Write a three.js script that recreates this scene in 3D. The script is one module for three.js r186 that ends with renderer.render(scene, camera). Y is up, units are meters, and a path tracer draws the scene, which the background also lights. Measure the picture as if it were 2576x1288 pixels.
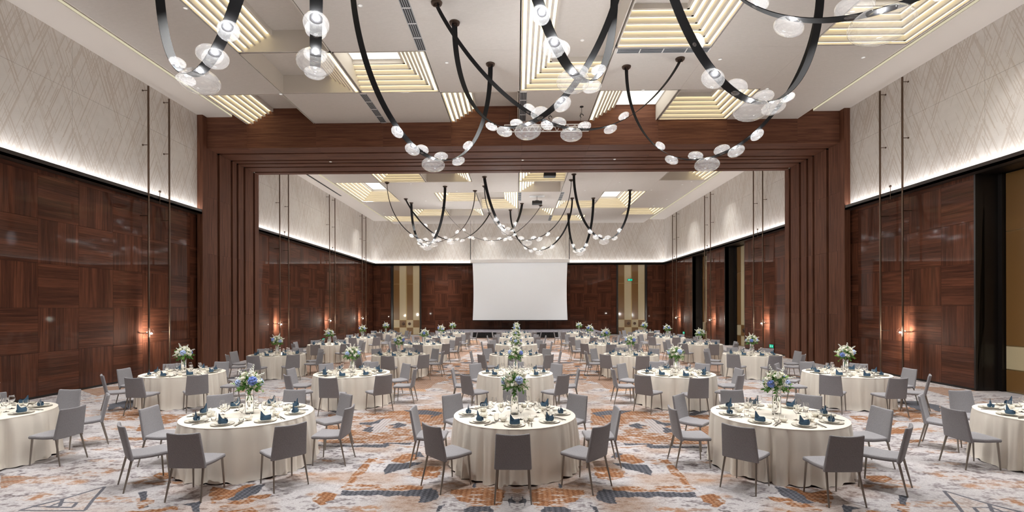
import * as THREE from 'three';
import { RectAreaLightUniformsLib } from 'three/addons/lights/RectAreaLightUniformsLib.js';
import { mergeGeometries, mergeVertices, toCreasedNormals } from 'three/addons/utils/BufferGeometryUtils.js';

// ---------------------------------------------------------------- camera, exposure, light levels
const scene = new THREE.Scene();
scene.background = new THREE.Color(0x000000);
const F = 1215.23;                                   // focal length in pixels of the 2576 x 1288 frame
const camera = new THREE.PerspectiveCamera(2 * Math.atan(644 / F) * 180 / Math.PI, 2, 0.05, 120);
camera.position.set(-0.093, 2.4, 0);
camera.rotation.order = 'YXZ';
camera.rotation.set(0, 0.0196, -0.0025);
camera.setViewOffset(2576, 1288, 10.55, -129.36, 2576, 1288);
camera.updateProjectionMatrix();
const renderer = new THREE.WebGLRenderer();
renderer.toneMapping = THREE.LinearToneMapping;
renderer.toneMappingExposure = 1.0;
renderer.shadowMap.enabled = true;
RectAreaLightUniformsLib.init();

const LIGHT = {
  downlight: 100, downlightColor: [1, 0.995, 0.975],     // ceiling spots between the tables
  tablelight: 48,                                      // ceiling spots over the tables
  ledge: 26, ledgeColor: [0.96, 0.97, 1.0],            // cool strip on the wall ledges
  fin: 3.1, finColor: [1, 0.86, 0.5],                 // warm strips between the coffer fins
  panel: 1.25, panelColor: [1, 0.97, 0.88],            // backlit ceiling panels
  bulb: 2.9, bulbColor: [0.98, 0.99, 1.0],             // lamps on the leather straps
  globe: 8, globeColor: [1, 0.93, 0.82],
};

// ---------------------------------------------------------------- helpers
let seed = 12345;
const rnd = () => { seed = (seed * 1664525 + 1013904223) >>> 0; return seed / 4294967296; };
const rr = (a, b) => a + (b - a) * rnd();
const used = new Map();
function numbered(n) { const k = used.get(n) ?? 0; used.set(n, k + 1); return k ? n + '_' + String(k).padStart(3, '0') : n; }
function tag(o, label, category, group, kind) {
  o.userData.label = label; o.userData.category = category;
  if (group) o.userData.group = group;
  if (kind) o.userData.kind = kind;
  return o;
}
function add(o, name) { o.name = numbered(name); scene.add(o); return o; }
function grp(name, x = 0, y = 0, z = 0, turn = 0) { const g = new THREE.Group(); g.position.set(x, y, z); g.rotation.y = turn; return add(g, name); }
function part(name, geo, mat, parent) {
  const m = new THREE.Mesh(geo, mat); m.name = name; m.castShadow = m.receiveShadow = true; parent.add(m); return m;
}
function sub(name, parent) { const g = new THREE.Group(); g.name = name; parent.add(g); return g; }
function copyOf(o, name) { const c = o.clone(); c.userData = {}; return add(c, name); }
const V = (x, y, z) => new THREE.Vector3(x, y, z);

// box given by its limits in x, y and depth D (z = -D), uv in metres
function boxD(x0, x1, y0, y1, d0, d1) {
  const g = new THREE.BoxGeometry(x1 - x0, y1 - y0, d1 - d0);
  g.translate((x0 + x1) / 2, (y0 + y1) / 2, -(d0 + d1) / 2);
  return metreUV(g);
}
function metreUV(g, turned = false, ox = 0, oy = 0) {
  const p = g.attributes.position, n = g.attributes.normal, uv = new Float32Array(p.count * 2);
  for (let i = 0; i < p.count; i++) {
    const x = p.getX(i), y = p.getY(i), z = p.getZ(i), ax = Math.abs(n.getX(i)), ay = Math.abs(n.getY(i)), az = Math.abs(n.getZ(i));
    let a, b;
    if (ay >= ax && ay >= az) { a = x; b = z; } else if (ax >= az) { a = z; b = y; } else { a = x; b = y; }
    if (turned) [a, b] = [b, a];
    uv[i * 2] = a + ox; uv[i * 2 + 1] = b + oy;
  }
  g.setAttribute('uv', new THREE.BufferAttribute(uv, 2));
  return g;
}
function cyl(r0, r1, h, seg = 16) { return new THREE.CylinderGeometry(r1, r0, h, seg); }
function rod(a, b, r0, r1 = r0, seg = 10) {
  const d = b.clone().sub(a), g = new THREE.CylinderGeometry(r1, r0, d.length(), seg);
  g.applyQuaternion(new THREE.Quaternion().setFromUnitVectors(V(0, 1, 0), d.normalize()));
  g.translate((a.x + b.x) / 2, (a.y + b.y) / 2, (a.z + b.z) / 2);
  return g;
}
function lathe(pts, seg = 24) { return new THREE.LatheGeometry(pts.map(([x, y]) => new THREE.Vector2(x, y)), seg); }
function grid(nu, nv, fn, closeU = false) {   // parametric surface, fn(u, v) -> [x, y, z]
  const pos = [], uv = [], idx = [];
  for (let j = 0; j <= nv; j++) for (let i = 0; i <= nu; i++) { const q = fn(i / nu, j / nv); pos.push(q[0], q[1], q[2]); uv.push(i / nu, j / nv); }
  for (let j = 0; j < nv; j++) for (let i = 0; i < nu; i++) { const a = j * (nu + 1) + i, b = a + 1, c = a + nu + 1, d = c + 1; idx.push(a, b, d, a, d, c); }
  const g = new THREE.BufferGeometry();
  g.setAttribute('position', new THREE.Float32BufferAttribute(pos, 3));
  g.setAttribute('uv', new THREE.Float32BufferAttribute(uv, 2));
  g.setIndex(idx); g.computeVertexNormals();
  if (closeU) {
    const n = g.attributes.normal;
    for (let j = 0; j <= nv; j++) { const a = j * (nu + 1), b = a + nu, m = V(n.getX(a) + n.getX(b), n.getY(a) + n.getY(b), n.getZ(a) + n.getZ(b)).normalize(); n.setXYZ(a, m.x, m.y, m.z); n.setXYZ(b, m.x, m.y, m.z); }
  }
  return g;
}
// soft block: surface of a box cut at given lines, edges rounded by r, then bent by fn
function softBlock(w, h, t, nx, ny, r, fn) {
  const lines = (L, n) => { const a = [-L / 2, -L / 2 + r * 0.35, -L / 2 + r]; for (let i = 1; i < n; i++) a.push(-L / 2 + r + (L - 2 * r) * i / n); a.push(L / 2 - r, L / 2 - r * 0.35, L / 2); return a; };
  const xs = lines(w, nx), ys = lines(h, ny), zs = t > 2 * r + 1e-4 ? [-t / 2, -t / 2 + r * 0.35, -t / 2 + r, t / 2 - r, t / 2 - r * 0.35, t / 2] : [-t / 2, -t / 4, 0, t / 4, t / 2];
  const pos = [], idx = [];
  const face = (A, B, put) => {
    const base = pos.length / 3;
    for (const b of B) for (const a of A) {
      const p = put(a, b), c = [Math.max(-w / 2 + r, Math.min(w / 2 - r, p[0])), Math.max(-h / 2 + r, Math.min(h / 2 - r, p[1])), Math.max(-t / 2 + r, Math.min(t / 2 - r, p[2]))];
      const d = [p[0] - c[0], p[1] - c[1], p[2] - c[2]], l = Math.hypot(...d) || 1;
      pos.push(...fn([c[0] + d[0] / l * r, c[1] + d[1] / l * r, c[2] + d[2] / l * r]));
    }
    for (let j = 0; j < B.length - 1; j++) for (let i = 0; i < A.length - 1; i++) { const a = base + j * A.length + i, b = a + 1, c = a + A.length, e = c + 1; idx.push(a, b, e, a, e, c); }
  };
  const rev = (L) => [...L].reverse();
  face(xs, ys, (a, b) => [a, b, t / 2]); face(rev(xs), ys, (a, b) => [a, b, -t / 2]);
  face(rev(zs), ys, (a, b) => [w / 2, b, a]); face(zs, ys, (a, b) => [-w / 2, b, a]);
  face(xs, rev(zs), (a, b) => [a, h / 2, b]); face(xs, zs, (a, b) => [a, -h / 2, b]);
  let g = new THREE.BufferGeometry();
  g.setAttribute('position', new THREE.Float32BufferAttribute(pos, 3)); g.setIndex(idx);
  g = mergeVertices(g, 1e-5); g.computeVertexNormals();
  return metreUV(g);
}
function merged(list) { return mergeGeometries(list.map((g) => { const c = g.index ? g.toNonIndexed() : g.clone(); for (const k of Object.keys(c.attributes)) if (!['position', 'normal', 'uv'].includes(k)) c.deleteAttribute(k); return c; })); }

// ---------------------------------------------------------------- noise and textures
const perm = new Uint8Array(512); { const p = [...Array(256).keys()]; for (let i = 255; i > 0; i--) { const j = Math.floor(rnd() * (i + 1)); [p[i], p[j]] = [p[j], p[i]]; } for (let i = 0; i < 512; i++) perm[i] = p[i & 255]; }
function noise(x, y, wx = 256, wy = 256) {     // value noise, wraps after wx and wy cells
  const xi = Math.floor(x), yi = Math.floor(y), fx = x - xi, fy = y - yi;
  const a = ((xi % wx) + wx) % wx, b = ((yi % wy) + wy) % wy, a1 = (a + 1) % wx, b1 = (b + 1) % wy;
  const u = fx * fx * (3 - 2 * fx), v = fy * fy * (3 - 2 * fy);
  const h = (i, j) => perm[perm[i & 255] + (j & 255)] / 255;
  const l = h(a, b) + (h(a1, b) - h(a, b)) * u, m = h(a, b1) + (h(a1, b1) - h(a, b1)) * u;
  return l + (m - l) * v;
}
function texture(w, h, fn, srgb = true, repeat = true) {
  const d = new Uint8Array(w * h * 4), c = [0, 0, 0];
  for (let y = 0; y < h; y++) for (let x = 0; x < w; x++) { fn(x, y, c); const i = (y * w + x) * 4; d[i] = c[0]; d[i + 1] = c[1]; d[i + 2] = c[2]; d[i + 3] = 255; }
  const t = new THREE.DataTexture(d, w, h);
  t.magFilter = THREE.LinearFilter; t.minFilter = THREE.LinearMipmapLinearFilter; t.generateMipmaps = true;
  if (srgb) t.colorSpace = THREE.SRGBColorSpace;
  if (repeat) t.wrapS = t.wrapT = THREE.RepeatWrapping;
  t.needsUpdate = true;
  return t;
}
const clamp = (v, a, b) => Math.max(a, Math.min(b, v));

// veneer: grain along v, planks of differing tone; one tile is 2.4 m
function woodTexture(dark, light, plank, contrast) {
  const N = 1024, tones = []; let at = 0;
  const edges = [0];
  while (at < 1 - plank * 1.2) { at += plank * rr(0.75, 1.3); edges.push(Math.min(at, 1)); }
  edges[edges.length - 1] = 1;
  for (let i = 0; i < edges.length; i++) tones.push(rr(-1, 1));
  return texture(N, N, (x, y, c) => {
    const u = x / N, v = y / N; let k = 0; while (k < edges.length - 2 && u >= edges[k + 1]) k++;
    const seamy = Math.min(Math.abs(u - edges[k]), Math.abs(u - edges[k + 1])) * 2.4 < 0.0024 ? -0.10 : 0;
    const warp = (noise(u * 6 + k * 3, v * 2, 6, 2) - 0.5) * 0.02;
    let g = noise((u + warp) * 220, v * 5, 220, 5) * 0.45 + noise((u + warp) * 64, v * 3 + k * 7, 64, 3) * 0.35 + noise(u * 500, v * 24, 500, 24) * 0.2;
    const streak = Math.max(0, noise((u + warp * 2) * 26 + k * 11, v * 2, 26, 2) - 0.55) * 1.2;
    let t = 0.5 + (g - 0.5) * 1.1 * contrast + tones[k] * 0.24 * contrast - streak * 0.7 * contrast + seamy;
    t = clamp(t, 0, 1);
    for (let q = 0; q < 3; q++) c[q] = dark[q] + (light[q] - dark[q]) * t;
  });
}
const woodMap = woodTexture([50, 27, 19], [114, 69, 49], 0.1, 0.72);
woodMap.repeat.set(1 / 2.4, 1 / 2.4);
const portalMap = woodTexture([76, 46, 35], [132, 90, 68], 0.22, 0.8);
portalMap.repeat.set(1 / 2.4, 1 / 2.4);

// wall covering: criss-cross of slanting bars, tile 3.2 m
const paperMap = (() => {
  const N = 1024, a = new Float32Array(N * N).fill(0);
  const put = (x, y, v) => { const i = (((Math.round(y) % N) + N) % N) * N + ((Math.round(x) % N) + N) % N; if (a[i] < v) a[i] = v; };
  for (let k = 0; k < 46; k++) {        // bundles of two to five bars side by side
    const s = k % 2 ? 1 : -1, slope = 0.4 * s, x0 = (k >> 1) * N / 23 + rr(-14, 14), y0 = rr(0, N), bars = 2 + Math.floor(rr(0, 4));
    for (let b = 0; b < bars; b++) {
      const len = rr(170, 560), w = rnd() < 0.4 ? rr(6, 11) : rr(2.5, 5), xs = x0 + b * rr(9, 20) * (rnd() < 0.5 ? 1 : -1), ys = y0 + rr(-140, 140), v = rr(0.6, 1);
      for (let q = 0; q < len; q += 0.5) for (let o = 0; o < w; o += 0.7) put(xs + slope * q + o, ys + q, v);
    }
  }
  const t = texture(N, N, (x, y, c) => {
    const n = noise(x / 3, y / 3, 341, 341) * 6 + noise(x / 40, y / 40, 25, 25) * 6, k = a[y * N + x];
    c[0] = 214 - 18 * k + n - 6; c[1] = 208 - 23 * k + n - 6; c[2] = 201 - 27 * k + n - 6;
  });
  t.repeat.set(1 / 3.2, 1 / 3.2);
  return t;
})();

// upholstery and cloth
const fabricMap = (() => { const t = texture(256, 256, (x, y, c) => { const n = (noise(x / 1.6, y / 2.2, 160, 116) - 0.5) * 46 + (noise(x / 5, y / 5, 51, 51) - 0.5) * 18; c[0] = 140 + n; c[1] = 138 + n; c[2] = 142 + n; }); t.repeat.set(5, 5); return t; })();
const ceilMap = (() => { const t = texture(512, 512, (x, y, c) => { const n = (noise(x / 2, y / 2, 256, 256) - 0.5) * 8 + (noise(x / 24, y / 3, 21, 170) - 0.5) * 7; c[0] = 206 + n; c[1] = 200 + n; c[2] = 194 + n; }); t.repeat.set(0.6, 0.6); return t; })();

// carpet: shapes measured on the floor of the hall, mirrored about its long axis; [kind, u, D, u, D ...]
const CARPET = [
['o',[2.37,7.63,2.23,7.67,2.25,6.52,1.29,6.5,1.26,6.32,2.35,6.31]],
['k',[2.29,6.29,1.32,6.3,1.12,6.4,1.01,6.19,1.12,5.94,1.24,5.93,1.25,6.13,2.26,6.13]],
['o',[1.99,7.52,1.9,7.87,1.63,7.88,1.56,7.68,1.74,7.42]],
['k',[1.92,6.91,1.97,7.38,1.74,7.42,1.46,7.49,1.62,7.17,1.81,7.04]],
['o',[1.57,7.04,1.41,7.28,1.16,7.25,1.11,6.8,1.28,6.71,1.49,6.89]],
['k',[3.46,8.33,2.22,8.23,2.26,8.48,1.84,8.39,1.92,8.86,2.19,8.85,2.06,8.66,2.54,8.67,2.36,8.45,3.03,8.38]],
['r',[4.24,10.8,1.76,11.47,1.42,9.26,1.93,8.53,3.45,8.51]],
['p',[3.03,9.84,2.9,10.37,2.71,10.4,2.67,9.72,2.5,9.42,2.73,9.17]],
['k',[3.28,9.96,3.04,10.1,2.86,10.47,2.9,10.03,2.99,9.81,3.26,9.89]],
['k',[3.0,9.36,3.04,9.69,2.9,9.69,2.8,9.22]],
['k',[2.66,9.82,2.49,10.06,2.27,9.87,2.37,9.57,2.56,9.62,2.46,9.79]],
['k',[2.65,11.26,2.12,11.27,1.69,11.01,1.89,10.41,1.85,10.75,2.27,10.82]],
['o',[2.61,6.07,2.53,6.25,2.31,6.18,2.26,5.98,2.4,5.83,2.53,5.96]],
['o',[0.89,6.35,0.31,6.44,0.15,6.31,0.19,5.76,0.43,5.86,0.74,5.99]],
['k',[1.46,6.31,1.24,6.39,1.02,6.31,1.0,6.11,1.13,5.96,1.25,5.93,1.23,6.13,1.43,6.14]],
['k',[0.11,6.0,0.06,6.13,0.02,5.95,0.07,5.9,0.04,5.79,0.06,5.83]],
['k',[0.6,6.51,0.55,6.61,0.54,6.45,0.58,6.41]],
['k',[0.95,5.78,0.88,5.89,0.88,5.66,0.95,5.65]],
['k',[0.66,5.76,0.52,5.82,0.29,5.81,0.28,5.66,0.65,5.66]],
['o',[1.56,6.98,1.53,7.18,1.32,7.32,1.16,7.29,1.18,7.11,1.28,6.95,1.3,6.7,1.49,6.85]],
['k',[1.72,7.93,1.61,8.02,1.5,7.77,1.6,7.69]],
['o',[4.06,6.26,4.12,6.42,4.01,6.4,3.78,6.29,3.64,6.5,3.52,6.51,3.73,5.85]],
['k',[3.64,5.98,3.63,6.36,3.39,6.5,3.37,6.25,3.51,5.94]],
['o',[3.6,5.72,3.42,6.13,3.16,6.16,3.25,5.84]],
['o',[3.54,5.62,3.21,5.77,3.04,5.63]],
['k',[4.97,6.22,4.87,6.25,4.63,5.95,4.45,5.75,4.53,5.71,4.69,5.95]],
['o',[4.67,5.83,4.68,5.95,4.53,5.95,4.46,5.85,4.53,5.69]],
['k',[4.13,5.85,3.95,5.94,3.74,5.62,3.82,5.62,3.98,5.8]],
['o',[4.63,5.6,4.12,5.79,4.05,5.68,4.23,5.61]],
['k',[9.93,11.46,9.74,11.62,9.8,11.94,9.35,11.47,9.3,11.1,9.46,11.02]],
['r',[9.89,11.02,8.42,10.62,8.2,10.12,9.18,10.24]],
['s',[10.18,19.23,7.72,21.38,6.53,20.8,6.84,16.35,7.85,13.45]],
['s',[7.79,26.12,2.77,25.23,2.34,21.37,3.58,20.79,6.96,23.33]],
['k',[4.57,11.62,3.7,10.81,3.88,10.73,4.5,11.28]],
['h',[3.62,15.37,2.88,15.07,2.62,13.73,3.33,13.97]],
['L',[5.93,5.62,5.72,5.97,5.55,6.4,5.31,5.94,5.13,5.63]],
['L',[5.89,5.73,5.54,5.74,5.72,5.97]],
['L',[5.68,5.71,5.36,5.72,5.45,5.88,5.65,5.87]],
['s',[7.45,6.82,6.84,6.77,6.9,6.31]],
['r',[8.81,11.61,10.31,11.96,9.79,11.32,8.73,10.37,8.41,10.49,8.46,11.1]],
['k',[9.56,12.42,10.15,12.45,10.25,11.93,9.64,11.18,9.68,11.61,9.2,11.18,9.5,12.05]],
['o',[7.28,10.76,7.91,10.76,7.96,10.27,7.44,9.76,7.12,10.24]],
['o',[7.35,9.71,7.79,9.82,7.47,9.31,6.95,9.19]],
['o',[6.93,8.85,7.29,8.83,7.02,8.61,6.81,8.69]],
['s',[12.92,16.12,12.87,13.98,11.46,12.97,11.91,14.91]],
['o',[4.92,6.94,5.22,6.95,5.22,6.82,4.95,6.64,4.84,6.71]],
];
const SHADES = { o: [134, 90, 58], k: [76, 77, 85], p: [168, 160, 160], r: [136, 95, 66], s: [138, 106, 84], h: [172, 138, 112], L: [176, 158, 146] };
function carpetTexture(W, H, u0, u1, d0, d1, shift) {
  const kind = new Uint8Array(W * H), keys = ['', 'o', 'k', 'p', 'r', 's', 'h', 'L'], line = new Uint8Array(W * H);
  const sx = W / (u1 - u0), sy = H / (d1 - d0);
  for (const [period, mir] of shift) for (const [k, q0] of CARPET) {
    const q = q0.map((v, i) => (i % 2 ? (mir ? mir - v : v) + period : v)), n = q.length / 2;
    let xa = 1e9, xb = -1e9, ya = 1e9, yb = -1e9;
    const P = []; for (let i = 0; i < n; i++) { const x = (q[2 * i] - u0) * sx, y = (q[2 * i + 1] - d0) * sy; P.push([x, y]); xa = Math.min(xa, x); xb = Math.max(xb, x); ya = Math.min(ya, y); yb = Math.max(yb, y); }
    for (let y = Math.max(0, Math.floor(ya)); y < Math.min(H, yb); y++) for (let x = Math.max(0, Math.floor(xa)); x < Math.min(W, xb); x++) {
      const wob = (noise(x * 0.05 + 9, y * 0.05, 256, 256) - 0.5) * 14 + (noise(x * 0.25, y * 0.25) - 0.5) * 5; let inside = false;
      const X = x + wob, Y = y + wob * 0.6; let dist = 1e9;
      for (let i = 0, j = n - 1; i < n; j = i++) {
        const [x1, y1] = P[i], [x2, y2] = P[j];
        if ((y1 > Y) !== (y2 > Y) && X < (x2 - x1) * (Y - y1) / (y2 - y1) + x1) inside = !inside;
        if (k === 'L') { const dx = x2 - x1, dy = y2 - y1, t = clamp(((x - x1) * dx + (y - y1) * dy) / (dx * dx + dy * dy), 0, 1); dist = Math.min(dist, Math.hypot(x - x1 - dx * t, y - y1 - dy * t)); }
      }
      if (k === 'L') { if (dist < 3) line[y * W + x] = 1; else if (inside) kind[y * W + x] = 7; } else if (inside) kind[y * W + x] = keys.indexOf(k);
    }
  }
  return texture(W, H, (x, y, c) => {
    const u = u0 + x / sx, d = d0 + y / sy;
    const big = noise(u * 1.1, d * 1.7 + 3) * 0.6 + noise(u * 3.1, d * 4.6) * 0.4, mid = noise(u * 9, d * 17) * 0.55 + noise(u * 31, d * 48) * 0.45, fine = noise(x / 1.3 + 77, y / 1.3);
    let k = keys[kind[y * W + x]], r = 174, g = 170, b = 172;
    // worn grey-lilac ground with brown and grey flecks
    const fleck = clamp((mid - 0.5) * 4.2, 0, 1) * clamp((big - 0.22) * 2.6, 0.2, 1);
    r -= 68 * fleck; g -= 72 * fleck; b -= 71 * fleck;
    const rust = clamp((noise(u * 2.3 + 40, d * 5.2 + 11) - 0.66) * 5, 0, 1) * clamp((mid - 0.35) * 3, 0, 1) * 0.75;
    r += (158 - r) * rust; g += (110 - g) * rust; b += (76 - b) * rust;
    const haze = clamp((noise(u * 1.6 + 5, d * 2.2 + 30) - 0.42) * 3.2, 0, 1) * clamp(1.25 - u / 5.5, 0.12, 1) * (0.35 + 0.5 * mid);
    r += (146 - r) * haze; g += (116 - g) * haze; b += (96 - b) * haze;
    if (k) {
      const row = Math.floor(d / 0.028), weave = ((Math.floor(u / 0.034 + (row & 1) * 0.5) & 1) ? -17 : 11) + (((d / 0.028) % 1) < 0.25 ? -8 : 0); let s = SHADES[k], cover = 1;
      if (k === 'r') cover = clamp((big * 0.6 + mid * 0.65 - 0.5) * 5, 0.06, 0.95);
      else if (k === 'o') cover = clamp((mid * 0.8 + big * 0.5 - 0.44) * 5, 0.1, 0.95);
      else if (k === 's') { const st = (d * 4.2 + u * 1.5) % 1; cover = st < 0.24 ? 1 : 0.62; if (st < 0.24) s = [150, 108, 84]; }
      else if (k === 'L') cover = clamp((mid - 0.3) * 3, 0, 1) * 0.5;
      r += (s[0] + weave - r) * cover; g += (s[1] + weave - g) * cover; b += (s[2] + weave - b) * cover;
    }
    if (line[y * W + x]) { r = 88; g = 88; b = 96; }
    const f = (fine - 0.5) * 34;
    c[0] = clamp(r + f, 0, 255); c[1] = clamp(g + f, 0, 255); c[2] = clamp(b + f, 0, 255);
  }, true, false);
}
const carpetNear = carpetTexture(2048, 1560, 0, 12.95, 4.3, 14.2, [[0, 0]]);
const carpetFar = carpetTexture(1280, 2048, 0, 12.95, 14.2, 42.8, [[0, 28.2], [9.9, 0], [9.9, 28.2], [19.8, 0], [19.8, 28.2], [29, 0]]);

// ---------------------------------------------------------------- materials
const std = (o) => new THREE.MeshStandardMaterial(o), phy = (o) => new THREE.MeshPhysicalMaterial(o);
const lin = (r, g, b) => new THREE.Color().setRGB(r, g, b);
const M = {
  wood: phy({ map: woodMap, roughness: 0.75, specularIntensity: 0.2, clearcoat: 0.35, clearcoatRoughness: 0.025 }),
  portal: phy({ map: portalMap, roughness: 0.6, specularIntensity: 0.35 }),
  dark: std({ color: lin(0.012, 0.009, 0.008), roughness: 0.35 }),
  bronze: std({ color: lin(0.13, 0.085, 0.06), metalness: 0.8, roughness: 0.35 }),
  ledge: std({ color: lin(0.045, 0.035, 0.03), roughness: 0.4, metalness: 0.3 }),
  paper: std({ map: paperMap, roughness: 0.85 }),
  ceil: std({ map: ceilMap, roughness: 0.92 }),
  soffit: std({ color: lin(0.74, 0.69, 0.64), roughness: 0.9 }),
  fin: std({ color: lin(0.62, 0.57, 0.51), roughness: 0.85 }),
  led: std({ color: 0x000000, emissive: lin(...LIGHT.finColor), emissiveIntensity: LIGHT.fin }),
  panelGlow: std({ color: 0x222222, emissive: lin(...LIGHT.panelColor), emissiveIntensity: LIGHT.panel }),
  ledgeGlow: std({ color: 0x000000, emissive: lin(...LIGHT.ledgeColor), emissiveIntensity: 3 }),
  coveGlow: std({ color: 0x000000, emissive: lin(0.9, 0.82, 0.58), emissiveIntensity: 0.75 }),
  spotGlow: std({ color: 0x222222, emissive: lin(1, 0.96, 0.9), emissiveIntensity: 0.9 }),
  bulbGlow: std({ color: 0x000000, emissive: lin(...LIGHT.bulbColor), emissiveIntensity: 14 }),
  globeGlow: std({ color: 0x000000, emissive: lin(...LIGHT.globeColor), emissiveIntensity: 25 }),
  exitGlow: std({ color: 0x000000, emissive: lin(0.0, 0.55, 0.32), emissiveIntensity: 1 }),
  exitWhite: std({ color: 0x000000, emissive: lin(0.7, 1, 0.9), emissiveIntensity: 1 }),
  strap: phy({ color: lin(0.012, 0.012, 0.013), roughness: 0.65, specularIntensity: 0.25 }),
  canopy: std({ color: lin(0.09, 0.06, 0.045), metalness: 0.7, roughness: 0.4 }),
  glass: phy({ color: 0xffffff, transmission: 0.972, roughness: 0.0, thickness: 0, ior: 1.95 }),
  globeGlass: phy({ color: 0xffffff, transmission: 1, roughness: 0.0, thickness: 0, ior: 1.6 }),
  tableGlass: phy({ color: 0xffffff, transmission: 1, roughness: 0.0, thickness: 0.002, ior: 1.4 }),
  water: phy({ color: 0xffffff, transmission: 1, roughness: 0.0, thickness: 0.1, ior: 1.33, attenuationColor: new THREE.Color(0.9, 0.95, 0.93), attenuationDistance: 1 }),
  fabric: phy({ map: fabricMap, roughness: 0.95, sheen: 0.4, sheenRoughness: 0.6, sheenColor: lin(0.5, 0.5, 0.5) }),
  leg: std({ color: lin(0.3, 0.27, 0.24), metalness: 0.85, roughness: 0.38 }),
  cloth: phy({ color: lin(0.84, 0.785, 0.70), roughness: 0.4, sheen: 0.5, sheenRoughness: 0.4, sheenColor: lin(0.6, 0.56, 0.5) }),
  tabletop: std({ color: lin(0.25, 0.17, 0.1), roughness: 0.6 }),
  charger: phy({ color: lin(0.82, 0.79, 0.7), roughness: 0.2, clearcoat: 0.5 }),
  chargerRim: std({ color: lin(0.1, 0.09, 0.08), roughness: 0.3, metalness: 0.4 }),
  china: phy({ color: lin(0.86, 0.83, 0.74), roughness: 0.15, clearcoat: 0.6 }),
  napkin: std({ color: lin(0.042, 0.092, 0.152), roughness: 0.85 }),
  steel: std({ color: lin(0.55, 0.53, 0.5), metalness: 1, roughness: 0.2 }),
  chop: std({ color: lin(0.02, 0.018, 0.017), roughness: 0.35 }),
  rose: std({ color: lin(0.86, 0.84, 0.72), roughness: 0.8 }),
  stock: std({ color: lin(0.84, 0.85, 0.8), roughness: 0.8 }),
  blue: std({ color: lin(0.17, 0.25, 0.62), roughness: 0.8 }),
  paleBlue: std({ color: lin(0.42, 0.52, 0.78), roughness: 0.8 }),
  leaf: std({ color: lin(0.075, 0.215, 0.03), roughness: 0.55, side: THREE.DoubleSide }),
  leafPale: std({ color: lin(0.2, 0.42, 0.07), roughness: 0.6, side: THREE.DoubleSide }),
  screen: std({ color: lin(0.92, 0.95, 0.98), roughness: 0.9 }),
  casing: std({ color: lin(0.72, 0.7, 0.68), roughness: 0.6 }),
  black: std({ color: lin(0.008, 0.008, 0.009), roughness: 0.5 }),
  stageTop: std({ color: lin(0.3, 0.29, 0.34), roughness: 0.55 }),
  skirt: std({ color: lin(0.012, 0.012, 0.014), roughness: 0.85 }),
  doorBrown: phy({ color: lin(0.2, 0.105, 0.035), roughness: 0.25, clearcoat: 0.8, clearcoatRoughness: 0.05 }),
  doorCream: phy({ color: lin(0.56, 0.47, 0.3), roughness: 0.25, clearcoat: 0.8, clearcoatRoughness: 0.05 }),
  gold: std({ color: lin(0.5, 0.37, 0.18), metalness: 0.6, roughness: 0.35 }),
  white: std({ color: lin(0.8, 0.8, 0.79), roughness: 0.6 }),
  vent: std({ color: lin(0.3, 0.32, 0.34), roughness: 0.5 }),
  carpetNear: std({ map: carpetNear, roughness: 0.97 }),
  carpetFar: std({ map: carpetFar, roughness: 0.97 }),
};

// ---------------------------------------------------------------- room shell (depth D = -z, metres)
const W = 12.8, WOOD = 12.9, DP0 = 19.23, DP1 = 23.12, DB = 42.6, DN = -0.6, HL = 6.32, HT = 10.09, HC = 9.8, HTOP = 10.42;
const structure = (name, label, category) => tag(grp(name), label, category, null, 'structure');

// floor, mirrored about x = -0.1
{
  const floor = structure('floor', 'patterned carpet in grey, rust and charcoal across the ballroom', 'carpet');
  const strip = (x0, x1, d0, d1, u0, u1, v0, v1) => {
    const g = boxD(x0, x1, -0.12, 0, d0, d1), p = g.attributes.position, uv = g.attributes.uv;
    for (let i = 0; i < p.count; i++) uv.setXY(i, Math.abs(p.getX(i) + 0.1) / 12.95, (-p.getZ(i) - v0) / (v1 - v0));
    return g;
  };
  for (const [a, b] of [[-13.8, -0.1], [-0.1, 13.8]]) {
    part('carpet_strip', strip(a, b, 4.3, 14.2, 0, 1, 4.3, 14.2), M.carpetNear, floor);
    part('carpet_strip', strip(a, b, 14.2, DB + 0.4, 0, 1, 14.2, 42.8), M.carpetFar, floor);
    part('carpet_strip', strip(a, b, DN - 0.3, 4.3, 0, 1, 14.2 + 4.9, -5.6 + 4.9 + 14.2 + 0), M.carpetFar, floor);
  }
}

// ---- ceiling with stepped coffers
const XB = (i) => -10.92 + 2.73 * i;
function downlight(parent, x, y, d, aimX, aimD, aimY, cd, angle, soft = 0.55) {
  const g = sub('downlight', parent); g.position.set(x, y, -d);
  part('trim_ring', DL.ring, M.white, g); part('lamp_disc', DL.disc, M.spotGlow, g);
  const s = new THREE.SpotLight(lin(...LIGHT.downlightColor), cd, 0, angle, soft, 2);
  s.name = 'spot'; s.position.set(0, -0.03, 0); s.castShadow = true; s.shadow.radius = 1.6; s.shadow.mapSize.set(1024, 1024);
  s.target.position.set(aimX - x, aimY - y, -aimD + d); g.add(s); g.add(s.target);
}
const DL = { ring: new THREE.TorusGeometry(0.05, 0.01, 6, 20).rotateX(Math.PI / 2).translate(0, -0.004, 0), disc: new THREE.CylinderGeometry(0.042, 0.042, 0.012, 20).translate(0, -0.002, 0) };

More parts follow.
